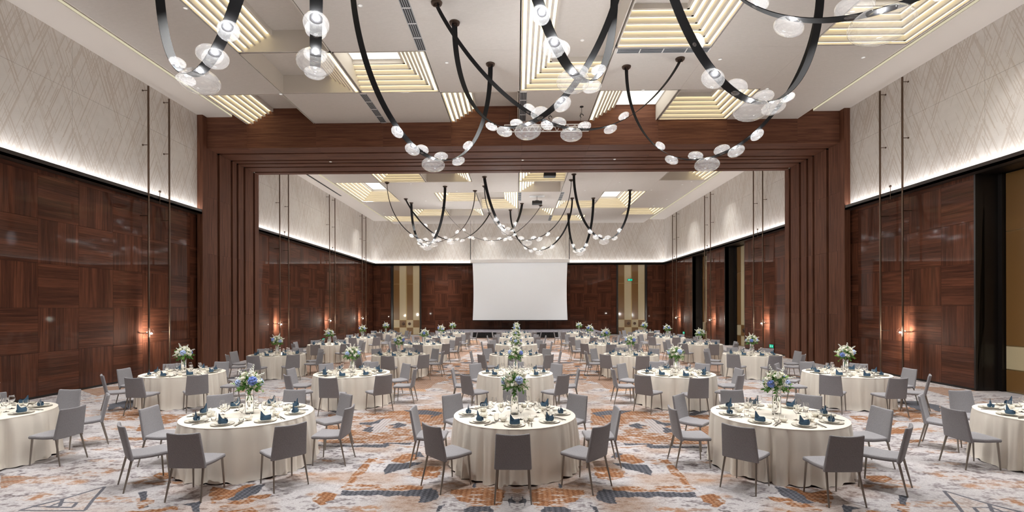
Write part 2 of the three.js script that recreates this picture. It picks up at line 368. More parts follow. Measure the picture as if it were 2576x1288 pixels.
function coffer(parent, c0, c1, d0, d1, fins, glow, openFar) {
  const g = sub('coffer', parent), x0 = XB(c0) + 0.03, x1 = XB(c1) - 0.03, a0 = d0 + 0.03, a1 = openFar ? d1 : d1 - 0.03, T = 0.03;
  part('coffer_side', boxD(x0, x0 + T, HC, HTOP + 0.1, a0, a1), M.fin, g);
  part('coffer_side', boxD(x1 - T, x1, HC, HTOP + 0.1, a0, a1), M.fin, g);
  part('coffer_side', boxD(x0, x1, HC, HTOP + 0.1, a0, a0 + T), M.fin, g);
  if (!openFar) part('coffer_side', boxD(x0, x1, HC, HTOP + 0.1, a1 - T, a1), M.fin, g);
  part('coffer_top', boxD(x0, x1, HTOP, HTOP + 0.06, a0, a1), M.ceil, g);
  const L = fins.includes('L'), R = fins.includes('R'), Fa = fins.includes('F'), strips = [];
  const P = 0.16, RISE = 0.097, FW = 0.07, FH = 0.15;
  for (let k = 0; k < 6; k++) {
    const o = T + 0.02 + P * k, yb = HC + RISE * k, yt = yb + FH, yg = yb + 0.035;
    const xa = x0 + (L ? o : T), xb = x1 - (R ? o : T), da = a0 + T, db = a1 - (Fa ? o : (openFar ? 0 : T));
    if (L) { part('fin', boxD(x0 + o + P - FW, x0 + o + P, yb + RISE * 0.0, yt, da, db - (Fa ? P - FW : 0)), M.fin, g); strips.push(boxD(x0 + o, x0 + o + P - FW, yg, yg + 0.01, da, db)); }
    if (R) { part('fin', boxD(x1 - o - P, x1 - o - P + FW, yb, yt, da, db - (Fa ? P - FW : 0)), M.fin, g); strips.push(boxD(x1 - o - P + FW, x1 - o, yg, yg + 0.01, da, db)); }
    if (Fa) { part('fin', boxD(xa + (L ? P - FW : 0), xb - (R ? P - FW : 0), yb, yt, db - P, db - P + FW), M.fin, g); strips.push(boxD(xa, xb, yg, yg + 0.01, db - P + FW, db)); }
  }
  part('led_strip', merged(strips), M.led, g);
  const fx0 = x0 + (L ? 1.03 : T), fx1 = x1 - (R ? 1.03 : T), fd1 = a1 - (Fa ? 1.03 : T), fd0 = a0 + T;
  if (glow) {
    part('light_panel', boxD(fx0 + 0.03, fx1 - 0.03, HTOP - 0.02, HTOP - 0.004, fd0 + 0.03, fd1 - 0.03), M.panelGlow, g);
    area(g, (fx0 + fx1) / 2, HTOP - 0.03, -(fd0 + fd1) / 2, fx1 - fx0 - 0.1, fd1 - fd0 - 0.1, LIGHT.panelColor, LIGHT.panel, -1);
  }
}
// horizontal area light facing down (dir -1) or up (dir 1)
function area(parent, x, y, z, w, d, color, nits, dir) {
  const l = new THREE.RectAreaLight(lin(...color), nits, w, d); l.name = 'area';
  l.position.set(x, y, z); l.rotation.x = dir < 0 ? -Math.PI / 2 : Math.PI / 2; parent.add(l); return l;
}
function vent(parent, x0, x1, d0, d1) {
  const g = sub('air_vent', parent), along = d1 - d0 > x1 - x0, n = 4;
  part('slot_back', boxD(x0, x1, HC - 0.001, HC + 0.002, d0, d1), M.black, g);
  for (let k = 0; k <= n; k++) {
    const t = k / n;
    if (along) { const x = x0 + (x1 - x0) * t; part('slat', boxD(x - 0.011, x + 0.011, HC - 0.012, HC, d0, d1), M.vent, g); }
    else { const d = d0 + (d1 - d0) * t; part('slat', boxD(x0, x1, HC - 0.012, HC, d - 0.011, d + 0.011), M.vent, g); }
  }
  for (let k = 0; k <= 4; k++) {
    const t = k / 4;
    if (along) { const d = d0 + (d1 - d0) * t; part('bar', boxD(x0, x1, HC - 0.014, HC - 0.001, d - 0.015, d + 0.015), M.white, g); }
    else { const x = x0 + (x1 - x0) * t; part('bar', boxD(x - 0.015, x + 0.015, HC - 0.014, HC - 0.001, d0, d1), M.white, g); }
  }
}
function buildCeiling(label, rows, list, dA, dB) {
  const c = structure('ceiling', label, 'ceiling'), taken = new Set();
  for (const [c0, c1, r0, r1] of list) for (let i = c0; i < c1; i++) for (let r = r0; r < r1; r++) taken.add(i + ',' + r);
  for (let r = 0; r + 1 < rows.length; r++) for (let i = 0; i < 8; i++) if (!taken.has(i + ',' + r))
    part('ceiling_tile', boxD(XB(i) + 0.002, XB(i + 1) - 0.002, HC, HC + 0.05, rows[r] + 0.002, rows[r + 1] - 0.002), M.ceil, c);
  for (const [c0, c1, r0, r1, fins, glow, open] of list) coffer(c, c0, c1, rows[r0], rows[r1], fins, glow, open);
  for (const s of [-1, 1]) {           // edge, cove and outer soffit along the side walls
    const X = (a, b) => s < 0 ? [-b, -a] : [a, b];
    part('ceiling_edge', boxD(...X(10.92, 10.96), HC, 10.7, dA, dB), M.soffit, c);
    part('cove_top', boxD(...X(10.9, 11.7), 10.7, 10.75, dA, dB), M.soffit, c);
    part('soffit', boxD(...X(11.56, W + 0.1), HT, HT + 0.7, dA, dB), M.soffit, c);
    part('cove_led', boxD(...X(11.545, 11.558), HT + 0.015, HT + 0.075, dA + 0.02, dB - 0.02), M.coveGlow, c);
  }
  part('roof', boxD(-W - 0.4, W + 0.4, 10.9, 11.0, dA - 0.1, dB + 0.1), M.soffit, c);
  return { c, taken };
}
const rowsNear = [-0.6, 0.47, 3.15, 5.83, 8.51, 11.19, 13.87, 16.55, 19.23];
const nearList = [[0, 1, 7, 8, 'L', 0, 1], [3, 4, 7, 8, 'L', 0, 1], [5, 6, 7, 8, 'L', 1, 1], [6, 7, 7, 8, 'FR', 0, 0],
  [1, 2, 6, 7, 'R', 0, 0], [2, 3, 6, 7, 'FR', 1, 0], [4, 5, 5, 7, 'LF', 0, 0], [1, 2, 5, 6, 'L', 0, 0], [5, 6, 5, 6, 'FR', 0, 0], [7, 8, 5, 6, 'FR', 1, 0],
  [0, 1, 3, 4, 'LF', 1, 0], [2, 3, 3, 5, 'LF', 0, 0], [6, 7, 3, 4, 'FR', 1, 0], [4, 5, 2, 3, 'FR', 0, 0]];
const rowsFar = [23.12, 25.75, 28.4, 31, 33.6, 36.2, 38.85, 41.4, 42.6];
const farList = [[1, 2, 1, 2, 'LF', 0], [2, 3, 1, 2, 'R', 0], [0, 1, 2, 4, 'LF', 1], [2, 3, 3, 4, 'LF', 0], [3, 4, 3, 5, 'FR', 0], [1, 2, 5, 6, 'LF', 0], [2, 3, 5, 6, 'R', 0],
  [0, 1, 6, 7, 'LF', 0], [4, 5, 1, 2, 'LF', 0], [4, 5, 2, 3, 'L', 0], [5, 6, 4, 5, 'LF', 0], [6, 7, 3, 5, 'FR', 1], [4, 5, 5, 6, 'R', 0], [5, 6, 6, 7, 'FR', 0], [7, 8, 5, 6, 'FR', 0], [7, 8, 1, 2, 'R', 0]];
const ceilNear = buildCeiling('beige panelled ceiling with stepped coffers before the timber portal', rowsNear, nearList, DN, DP0);
const ceilFar = buildCeiling('beige panelled ceiling with stepped coffers between portal and stage', rowsFar, farList, DP1, DB);
vent(ceilNear.c, -2.92, -2.7, 11.2, 13.85); vent(ceilNear.c, -5.52, -5.3, 16.6, 19.2); vent(ceilNear.c, 0.03, 0.25, 16.6, 19.2); vent(ceilNear.c, 2.8, 5.45, 13.9, 14.12);
vent(ceilFar.c, -0.02, 0.18, 31.05, 33.5); vent(ceilFar.c, 2.75, 2.95, 31.05, 33.5); vent(ceilFar.c, 2.55, 2.75, 38.9, 41.3);
for (const s of [-1]) { part('linear_slot', boxD(-12.25, -12.12, HT - 0.004, HT + 0.002, 25.8, 33), M.black, ceilFar.c); }

// spots: between the tables and over them
function heightAt(set, rows, x, d) {
  const i = Math.floor((x + 10.92) / 2.73); let r = 0; while (r < rows.length - 2 && d > rows[r + 1]) r++;
  return set.taken.has(i + ',' + r) ? HTOP : HC;
}
const spotX = [-10.5, -6.42, -2.2, 1.88, 5.98, 10.2];
for (const d of [4.9, 9.75, 14.55]) for (const x of spotX) downlight(ceilNear.c, x, heightAt(ceilNear, rowsNear, x, d), d, x * 0.985, d + 0.5, 0, LIGHT.downlight, 0.62);
for (const d of [24.2, 28.7, 33.4, 37.6]) for (const x of spotX) downlight(ceilFar.c, x, heightAt(ceilFar, rowsFar, x, d), d, x * 0.985, d + 0.3, 0, LIGHT.downlight, 0.62);
const COLX = [-8.6, -4.27, -0.14, 3.86, 8.05], ROWD = [7.45, 12.15, 16.95, 21.7, 26.4, 31.1];
for (const d of ROWD) for (const x of COLX) {
  if (d > 19 && d < 23) continue;
  const near = d < 19, set = near ? ceilNear : ceilFar, rows = near ? rowsNear : rowsFar;
  downlight(set.c, x + 0.35, heightAt(set, rows, x + 0.35, d - 0.4), d - 0.4, x, d, 0.75, LIGHT.tablelight, 0.3);
}

// spots washing the papered walls, and one on the wood beside the screen
for (const [x, d, ax, ad, ay, cd, an] of [[-5.9, 39.6, -5.9, DB, 7.0, 26, 0.42], [-2.6, 39.6, -2.6, DB, 7.0, 26, 0.42], [2.7, 39.6, 2.7, DB, 7.0, 26, 0.42], [-6.4, 37.5, -6.6, DB, 3.4, 170, 0.2],
  [-9.9, 30.3, -W, 30.3, 7.2, 24, 0.42], [-9.9, 38.0, -W, 38.0, 7.2, 24, 0.42], [9.9, 29.4, W, 29.4, 7.2, 24, 0.42], [9.9, 35.5, W, 35.5, 7.2, 24, 0.42]])
  downlight(ceilFar.c, x, heightAt(ceilFar, rowsFar, x, d), d, ax, ad, ay, cd, an, 1);
downlight(ceilNear.c, 9.9, HC, 10.2, W, 12.4, 7.4, 34, 0.3, 1);

// ---- walls
const squares = new Map();
function woodSquare(w, h, variant) {
  const key = [w.toFixed(2), h.toFixed(2), variant].join();
  if (!squares.has(key)) {
    const g = new THREE.BoxGeometry(w - 0.006, h - 0.006, 0.03);
    squares.set(key, metreUV(g, false, variant * 0.53 + 0.6, variant * 0.37));
  }
  return squares.get(key);
}
// one panel centred at a point, facing turn, grain upright or level
function woodPanel(parent, x, y, z, w, h, turn, level) {
  const v = Math.floor(rnd() * 6), m = part('wood_panel', level ? woodSquare(h, w, v) : woodSquare(w, h, v), M.wood, parent);
  m.position.set(x, y, z); m.rotation.order = 'YXZ'; m.rotation.y = turn; if (level) m.rotation.z = Math.PI / 2;
}
const rowsY = [0.06, 1.22, 2.42, 3.62, 4.82, 6.02, 6.14];
function woodField(parent, a0, a1, origin, put, flip) {       // squares of 1.2 m along a wall from a0 to a1
  let i = Math.floor((a0 - origin) / 1.2 + 1e-6);
  for (; origin + i * 1.2 < a1 - 0.01; i++) {
    const s = Math.max(a0, origin + i * 1.2), e = Math.min(a1, origin + (i + 1) * 1.2);
    if (e - s < 0.03) continue;
    for (let j = 0; j + 1 < rowsY.length; j++) {
      const jj = Math.min(j, 4), level = ((((i + jj + flip) % 2) + 2) % 2) === 0;
      put((s + e) / 2, e - s, (rowsY[j] + rowsY[j + 1]) / 2, rowsY[j + 1] - rowsY[j], j === 5 ? !level : level);
    }
  }
}
function sideWall(name, s, d0, d1, openings, label) {
  const w = structure(name, label, 'wall');
  const X = (a, b) => s < 0 ? [-b, -a] : [a, b];
  // solid parts around the door recesses
  let from = d0;
  for (const [o0, o1] of [...openings, [d1, d1]]) {
    if (o0 > from) {
      part('wall_core', boxD(...X(WOOD + 0.03, WOOD + 0.25), 0, HL, from, o0), M.dark, w);
      woodField(w, from, o0, 12.66 - 1.2 * 40, (d, len, y, h, level) => woodPanel(w, s * (WOOD + 0.012), y, -d, len, h, s < 0 ? Math.PI / 2 : -Math.PI / 2, level), s < 0 ? 0 : 1);
      part('skirting', boxD(...X(WOOD + 0.015, WOOD + 0.03), 0, 0.06, from, o0), M.dark, w);
    }
    from = o1;
  }
  for (const [o0, o1] of openings) {                    // dark reveals of the recess
    part('reveal', boxD(...X(WOOD - 0.005, WOOD + 0.78), 0, HL - 0.18, o1, o1 + 0.05), M.dark, w);
    part('reveal', boxD(...X(WOOD - 0.005, WOOD + 0.78), 0, HL - 0.18, o0 - 0.05, o0), M.dark, w);
    part('reveal', boxD(...X(WOOD - 0.005, WOOD + 0.78), HL - 0.18, HL - 0.1, o0 - 0.05, o1 + 0.05), M.dark, w);
    part('recess_back', boxD(...X(WOOD + 0.82, WOOD + 0.9), 0, HL, o0 - 0.1, o1 + 0.1), M.dark, w);
  }
  // papered upper wall in two courses
  part('upper_core', boxD(...X(W + 0.02, W + 0.3), HL - 0.1, 10.9, d0, d1), M.soffit, w);
  const n = Math.round((d1 - d0) / 2.73), step = (d1 - d0) / n;
  for (let k = 0; k < n; k++) for (const [y0, y1] of [[HL - 0.05, 8.62], [8.626, HT + 0.02]])
    part('wallpaper_panel', boxD(...X(W, W + 0.02), y0, y1, d0 + k * step + 0.003, d0 + (k + 1) * step - 0.003), M.paper, w);
  // ledge with the hidden strip
  part('ledge', boxD(...X(W - 0.02, WOOD + 0.05), HL - 0.18, HL - 0.06, d0, d1), M.ledge, w);
  part('ledge_lip', boxD(...X(W - 0.2, W - 0.17), HL - 0.18, HL, d0, d1), M.ledge, w);
  part('ledge_base', boxD(...X(W - 0.2, W), HL - 0.18, HL - 0.1, d0, d1), M.ledge, w);
  part('led_strip', boxD(...X(W - 0.15, W - 0.07), HL - 0.1, HL - 0.09, d0 + 0.05, d1 - 0.05), M.ledgeGlow, w);
  const parts = Math.max(1, Math.round((d1 - d0) / 6.5)), len = (d1 - d0) / parts;
  for (let k = 0; k < parts; k++) area(w, s * (W - 0.11), HL - 0.085, -(d0 + (k + 0.5) * len), 0.08, len - 0.05, LIGHT.ledgeColor, LIGHT.ledge, 1);
  return w;
}
sideWall('wall_left', -1, DN, DP0, [], 'plain wall with dark wood squares below patterned paper, before the portal');
sideWall('wall_right', 1, DN, DP0, [[11.3, 13.95]], 'wall with dark wood squares and one door recess, before the portal');
sideWall('wall_left', -1, DP1, DB, [], 'plain wall with dark wood squares below patterned paper, between portal and stage');
sideWall('wall_right', 1, DP1, DB, [[27.9, 30.5], [33.4, 36.1]], 'wall with dark wood squares and two door recesses, between portal and stage');
{ // end wall behind the stage
  const w = structure('wall_back', 'end wall of glossy dark wood squares behind the projection screen', 'wall'), y1 = HL - 0.18;
  part('wall_core', boxD(-W - 0.1, W + 0.1, 0, 10.9, DB + 0.14, DB + 0.3), M.dark, w);
  for (const [a, b] of [[-WOOD, -11.33], [-8.68, 8.68], [11.33, WOOD]]) {
    part('wall_core', boxD(a, b, 0, HL, DB + 0.13, DB + 0.14), M.dark, w);
    woodField(w, a, b, -8.68 - 1.2 * 40 + 0.06, (x, len, y, h, level) => woodPanel(w, x, y, -(DB + 0.115), len, h, 0, level), 0);
  }
  part('upper_core', boxD(-W, W, HL - 0.1, 10.9, DB + 0.02, DB + 0.1), M.soffit, w);
  for (let k = 0; k < 9; k++) for (const [ya, yb] of [[HL - 0.05, 8.62], [8.626, HT]]) { const st = 2 * W / 9; part('wallpaper_panel', boxD(-W + k * st + 0.003, -W + (k + 1) * st - 0.003, ya, yb, DB, DB + 0.02), M.paper, w); }
  part('ledge_base', boxD(-W, W, y1, HL - 0.1, DB - 0.2, DB + 0.1), M.ledge, w);
  part('ledge_lip', boxD(-W, W, y1, HL, DB - 0.2, DB - 0.17), M.ledge, w);
  part('led_strip', boxD(-W + 0.2, W - 0.2, HL - 0.1, HL - 0.09, DB - 0.15, DB - 0.07), M.ledgeGlow, w);
  for (let k = 0; k < 4; k++) area(w, -W + (k + 0.5) * W / 2, HL - 0.085, -(DB - 0.11), W / 2 - 0.05, 0.08, LIGHT.ledgeColor, LIGHT.ledge, 1);
}
{ // wall behind the camera
  const w = structure('wall_front', 'dark wood panelled wall facing the stage across the hall', 'wall');
  part('wall_core', boxD(-W - 0.2, W + 0.2, 0, 10.9, DN - 0.25, DN - 0.05), M.dark, w);
  for (let k = 0; k < 9; k++) { const st = 2 * W / 9, g = metreUV(new THREE.BoxGeometry(st - 0.006, HL, 0.04)); const m = part('wood_panel', g, M.wood, w); m.position.set(-W + (k + 0.5) * st, HL / 2, -(DN - 0.02)); const u = part('wallpaper_panel', boxD(-W + k * st + 0.003, -W + (k + 1) * st - 0.003, HL, HT, DN - 0.05, DN), M.paper, w); }
}

// ---- timber portal between the two halls
{
  const t = structure('trim_1', 'deep dark timber portal with grooved jambs and lintel', 'portal'), JX = 12.58, JY = 8.84;
  const bands = [[19.23, 19.9], [20.05, 20.84], [20.98, 21.28], [21.42, 21.82], [21.97, 22.62], [22.78, 23.12]], cuts = [0, 2.1, 4.6, 6.9, JY];
  const wp = (x0, x1, y0, y1, d0, d1, name = 'timber_panel', turn = false) => part(name, metreUV(boxD(x0, x1, y0, y1, d0, d1), turn, rnd() * 2, rnd() * 2), M.portal, t);
  for (const s of [-1, 1]) {
    const X = (a, b) => s < 0 ? [-b, -a] : [a, b];
    part('jamb_core', boxD(...X(JX + 0.24, W + 0.5), 0, 10.9, DP0 + 0.02, DP1 - 0.02), M.dark, t);
    for (const [a, b] of bands) for (let k = 0; k < 4; k++) wp(...X(JX, JX + 0.245), cuts[k] + (k ? 0.002 : 0), cuts[k + 1] - 0.002, a, b);
    wp(...X(JX, W), 0, HT + 0.02, 18.95, DP0, 'corner_post');
    wp(...X(JX, W), JY, 10.4, DP0, DP0 + 0.1, 'corner_post');
  }
  part('lintel_core', boxD(-W - 0.3, W + 0.3, JY + 0.2, 10.9, DP0 + 0.06, DP1 - 0.06), M.dark, t);
  const nx = [-JX, -10.95, -8.15, -5.45, -2.72, 0.1, 2.8, 5.5, 8.2, 10.95, JX];
  for (let k = 0; k + 1 < nx.length; k++) {
    wp(nx[k] + 0.002, nx[k + 1] - 0.002, JY, 10.6, DP0, DP0 + 0.055, 'timber_panel', true);
    wp(nx[k] + 0.002, nx[k + 1] - 0.002, JY, 10.6, DP1 - 0.055, DP1, 'timber_panel', true);
    for (const [a, b] of bands) wp(nx[k] + 0.002, nx[k + 1] - 0.002, JY, JY + 0.2, a === 19.23 ? a + 0.055 : a, b === 23.12 ? b - 0.055 : b, 'timber_panel', true);
  }
  for (const x of COLX) downlight(t, x + 0.3, JY, 21.12, x, 21.7, 0, LIGHT.downlight * 1.0, 0.6);
}

// ---- doors
const knob = merged([cyl(0.13, 0.13, 0.02, 24).rotateX(Math.PI / 2), new THREE.TorusGeometry(0.1, 0.02, 8, 24).translate(0, 0, 0.02), cyl(0.03, 0.05, 0.05, 16).rotateX(Math.PI / 2).translate(0, 0, 0.03)]);
function doors(name, x, z, turn, w, label, hide) {
  const g = tag(grp(name, x, 0, z, turn), label, 'door', null, 'structure'), top = 6.13, B = M.doorBrown, C = M.doorCream, leafW = w / 2;
  for (const s of [-1, 1]) {
    const leaf = sub('door_leaf', g), x0 = s < 0 ? -leafW : 0.006, cols = s < 0 ? [[B, 0.47], [C, 0.53]] : [[B, 0.5], [C, 0.5]];
    part('leaf_frame', metreUV(new THREE.BoxGeometry(leafW - 0.012, top - 0.02, 0.04)).translate(x0 + leafW / 2 - 0.006 * s, top / 2, -0.03), M.gold, leaf);
    const ys = [[0.04, 0.62], [0.65, 1.28], [1.31, 4.48], [4.5, top - 0.03]]; let a = x0 + 0.02;
    cols.forEach(([m, f], i) => {
      const pw = (leafW - 0.05) * f;
      ys.forEach(([ya, yb], j) => { const other = m === B ? C : B; part(j === 1 ? 'band_panel' : 'door_panel', new THREE.BoxGeometry(pw - 0.02, yb - ya, 0.025).translate(a + pw / 2, (ya + yb) / 2, 0), j === 1 ? other : m, leaf); });
      a += pw;
    });
    part('door_handle', knob.clone().translate(s * 0.27, 0.97, 0.02), M.bronze, leaf);
  }
  for (const s of [-1, 1]) part('jamb', new THREE.BoxGeometry(0.14, top + 0.05, 0.16).translate(s * (w / 2 + 0.08), top / 2, 0), M.dark, g);
  return g;
}
doors('door_1', -9.92, -(DB + 0.1), 0, 2.34, 'tall brown and cream double door between screen and plain wall');
doors('door_2', 9.95, -(DB + 0.1), 0, 2.34, 'tall brown and cream double door in the end wall under the exit sign');
doors('door_3', WOOD + 0.7, -12.62, -Math.PI / 2, 2.4, 'tall brown and cream double door recessed beside the portal');
doors('door_4', WOOD + 0.7, -29.2, -Math.PI / 2, 2.36, 'recessed brown and cream double door, first beyond the portal');
doors('door_5', WOOD + 0.7, -34.75, -Math.PI / 2, 2.4, 'recessed brown and cream double door, second beyond the portal');

// ---------------------------------------------------------------- leather straps with glass lamps
function strapThing(P, q, sag, lamps, label, group, name = 'strap_chandelier') {
  const [X1, D1, X2, D2] = P, YC = HC - 0.06, mid = V((X1 + X2) / 2, YC - sag, -(D1 + D2) / 2), g = grp(name, mid.x, mid.y, mid.z);
  tag(g, label, 'chandelier', group);
  const dir = V(X2 - X1, 0, -(D2 - D1)), L = dir.length(); dir.normalize();
  const side = V(-dir.z, 0, dir.x), half = 0.085, th = 0.006;
  const at = (w) => V((w - 0.5) * L * dir.x, sag - sag * Math.pow(Math.max(0, 1 - (2 * w - 1) ** 2), q), (w - 0.5) * L * dir.z);
  const n = 72, ring = [];
  for (let i = 0; i <= n; i++) { const w = (1 - Math.cos(Math.PI * i / n)) / 2; ring.push(at(w)); }
  const pos = [], idx = [], uv = [];
  ring.forEach((p, i) => {
    const a = ring[Math.max(0, i - 1)], b = ring[Math.min(n, i + 1)], t = b.clone().sub(a).normalize(), nm = side.clone().cross(t).normalize();
    const c = [[-1, -1], [1, -1], [1, 1], [-1, 1], [-1, -1]];
    c.forEach(([u, v], k) => { const o = p.clone().addScaledVector(side, u * half).addScaledVector(nm, v * th); pos.push(o.x, o.y, o.z); uv.push(k / 4, i / n); });
  });
  for (let i = 0; i < n; i++) for (let k = 0; k < 4; k++) { const a = i * 5 + k, b = a + 1, c = a + 5, d = c + 1; idx.push(a, c, b, b, c, d); }
  let s = new THREE.BufferGeometry(); s.setAttribute('position', new THREE.Float32BufferAttribute(pos, 3)); s.setAttribute('uv', new THREE.Float32BufferAttribute(uv, 2)); s.setIndex(idx);
  s = toCreasedNormals(s, 0.6);
  part('strap', s, M.strap, g);
  for (const e of [at(0), at(1)]) {
    const c = part('ceiling_canopy', CANOPY, M.canopy, g); c.position.copy(e).setY(sag + 0.03);
    part('clamp', CLAMP, M.canopy, c);
  }
  lamps.forEach(([w, size, up], k) => {
    const e = 0.004, t = at(Math.min(1, w + e)).sub(at(Math.max(0, w - e))).normalize(), nm = side.clone().cross(t).normalize(); if (nm.y < 0) nm.negate();
    if (Math.abs(nm.y) < 1e-6) nm.set(0, 1, 0);
    const hh = size * 0.29, lamp = sub('glass_lamp', g);
    const off = up * (hh * 0.86 + 0.004);
    lamp.position.copy(at(w)).addScaledVector(nm, off);
    const m = new THREE.Matrix4().makeBasis(t.clone(), nm.clone(), t.clone().cross(nm)); lamp.quaternion.setFromRotationMatrix(m);
    const gl = part('glass_shade', GLASS, M.glass, lamp); gl.scale.set(size / 2, hh, size / 2 * 0.92);
    const by = -up * (hh * 0.86 - 0.012), b = part('led_bulb', BULB, M.bulbGlow, lamp); b.position.set(0, by, 0);
    { const pl = new THREE.PointLight(lin(...LIGHT.bulbColor), LIGHT.bulb, 0, 2); pl.name = 'lamp'; pl.position.set(0, by, 0); pl.castShadow = true; pl.shadow.radius = 0.8; lamp.add(pl); }
  });
  return g;
}
const CANOPY = merged([cyl(0.125, 0.14, 0.045, 28), cyl(0.05, 0.05, 0.05, 16).translate(0, -0.03, 0)]), CLAMP = merged([new THREE.BoxGeometry(0.15, 0.05, 0.03).translate(0, -0.05, 0)]);
const GLASS = new THREE.SphereGeometry(1, 28, 16), BULB = new THREE.SphereGeometry(0.024, 10, 8).scale(1.1, 0.7, 1.1);
const BASE = [[0.27, 0.32, -1], [0.363, 0.39, -1], [0.42, 0.34, 1], [0.5, 0.63, -1], [0.57, 0.4, 1], [0.69, 0.4, -1], [0.795, 0.32, 1]];
const turnedBase = BASE.map(([w, s, u]) => [1 - w, s, u]);
const straps = [
  [[-3.68, 10.45, -0.89, 14.65], 0.5, 3.45, [[0.268, 0.32, -1], [0.363, 0.39, -1], [0.421, 0.34, 1], [0.503, 0.63, -1], [0.566, 0.39, 1], [0.693, 0.39, -1], [0.797, 0.33, 1]]],
  [[-2.03, 11.67, 4.77, 14.48], 0.9, 2.52, [[0.328, 0.35, 1], [0.405, 0.35, -1], [0.449, 0.4, 1], [0.501, 0.61, -1], [0.558, 0.38, 1], [0.664, 0.39, -1], [0.735, 0.33, 1]]],
  [[-1.7, 12.5, 2.0, 8.8], 0.5, 3.3, [[0.279, 0.31, -1], [0.363, 0.39, -1], [0.43, 0.31, 1], [0.499, 0.61, -1], [0.57, 0.4, 1], [0.68, 0.38, -1]]],
  [[3.28, 14.92, 6.87, 11.32], 0.5, 3.33, [[0.21, 0.32, 1], [0.3, 0.4, -1], [0.424, 0.41, 1], [0.491, 0.66, -1], [0.572, 0.41, 1], [0.633, 0.43, -1], [0.731, 0.34, -1]]],
  [[6.73, 10.96, 2.15, 8.1], 0.5, 3.3, [[0.797, 0.31, 1], [0.693, 0.44, -1], [0.579, 0.44, 1], [0.489, 0.7, -1], [0.407, 0.43, 1], [0.353, 0.49, -1], [0.257, 0.3, -1]]],
  [[-0.41, 5.82, 2.08, 10.71], 0.5, 3.3, [[0.278, 0.3, -1], [0.365, 0.38, -1], [0.409, 0.34, 1], [0.515, 0.61, -1], [0.57, 0.38, 1], [0.694, 0.4, -1], [0.79, 0.32, 1]]],
  [[-7.51, 9.86, -3.32, 6.34], 0.5, 3.27, [[0.23, 0.31, 1], [0.334, 0.35, -1], [0.471, 0.69, -1], [0.603, 0.43, -1], [0.56, 0.44, 1], [0.703, 0.35, -1]]],
  [[-2.2, 5.1, -4.34, 10.05], 0.5, 3.3, BASE],
  [[2.88, 8.39, 7.05, 4.89], 0.5, 3.3, [[0.191, 0.34, 1], [0.288, 0.45, -1], [0.423, 0.49, 1], [0.483, 0.78, -1], [0.6, 0.3, -1]]],
];
const strapWords = ['beside the slot vent', 'widest and shallowest loop', 'crossing the widest loop', 'beside the long slot grille', 'hung lowest over the doors side', 'hung along the middle aisle', 'first from the plain wall', 'second from the plain wall', 'first from the doors wall'];
straps.forEach(([P, q, s, l], i) => strapThing(P, q, s, l, 'black leather strap chandelier with glass lamps before the portal, ' + strapWords[i], 'strap chandeliers before the portal'));
const farStraps = [
  [[-7.75, 28.34, -2.75, 30.49], 0.5, 3.33], [[-7.64, 32.65, -2.24, 37.69], 0.9, 2.43], [[-7.54, 33.91, -4.48, 29.38], 0.5, 3.26], [[-5.52, 35.61, 1.61, 35.0], 0.9, 2.46], [[-1.93, 27.29, 0.26, 34.35], 0.8, 2.38],
  [[-2.07, 29.36, 3.05, 28.08], 0.5, 3.35], [[-0.6, 36.59, 3.64, 32.76], 0.5, 3.26], [[3.96, 38.21, 5.07, 32.8], 0.5, 3.26], [[3.07, 26.9, 7.04, 30.63], 0.5, 3.3]];
const farWords = ['over plain-wall side, parallel to portal', 'slanting over plain-wall side', 'over plain-wall side, slanting to portal', 'parallel to screen', 'running lengthwise over middle', 'over middle, parallel to portal', 'over middle, slanting past projector', 'over doors side, running towards screen', 'over doors side, beside portal'];
farStraps.forEach(([P, q, s], i) => strapThing(P, q, s, i % 2 ? turnedBase : BASE, (q > 0.7 ? 'wide shallow' : 'deep U-shaped') + ' strap chandelier beyond portal, ' + farWords[i], 'strap chandeliers beyond the portal'));

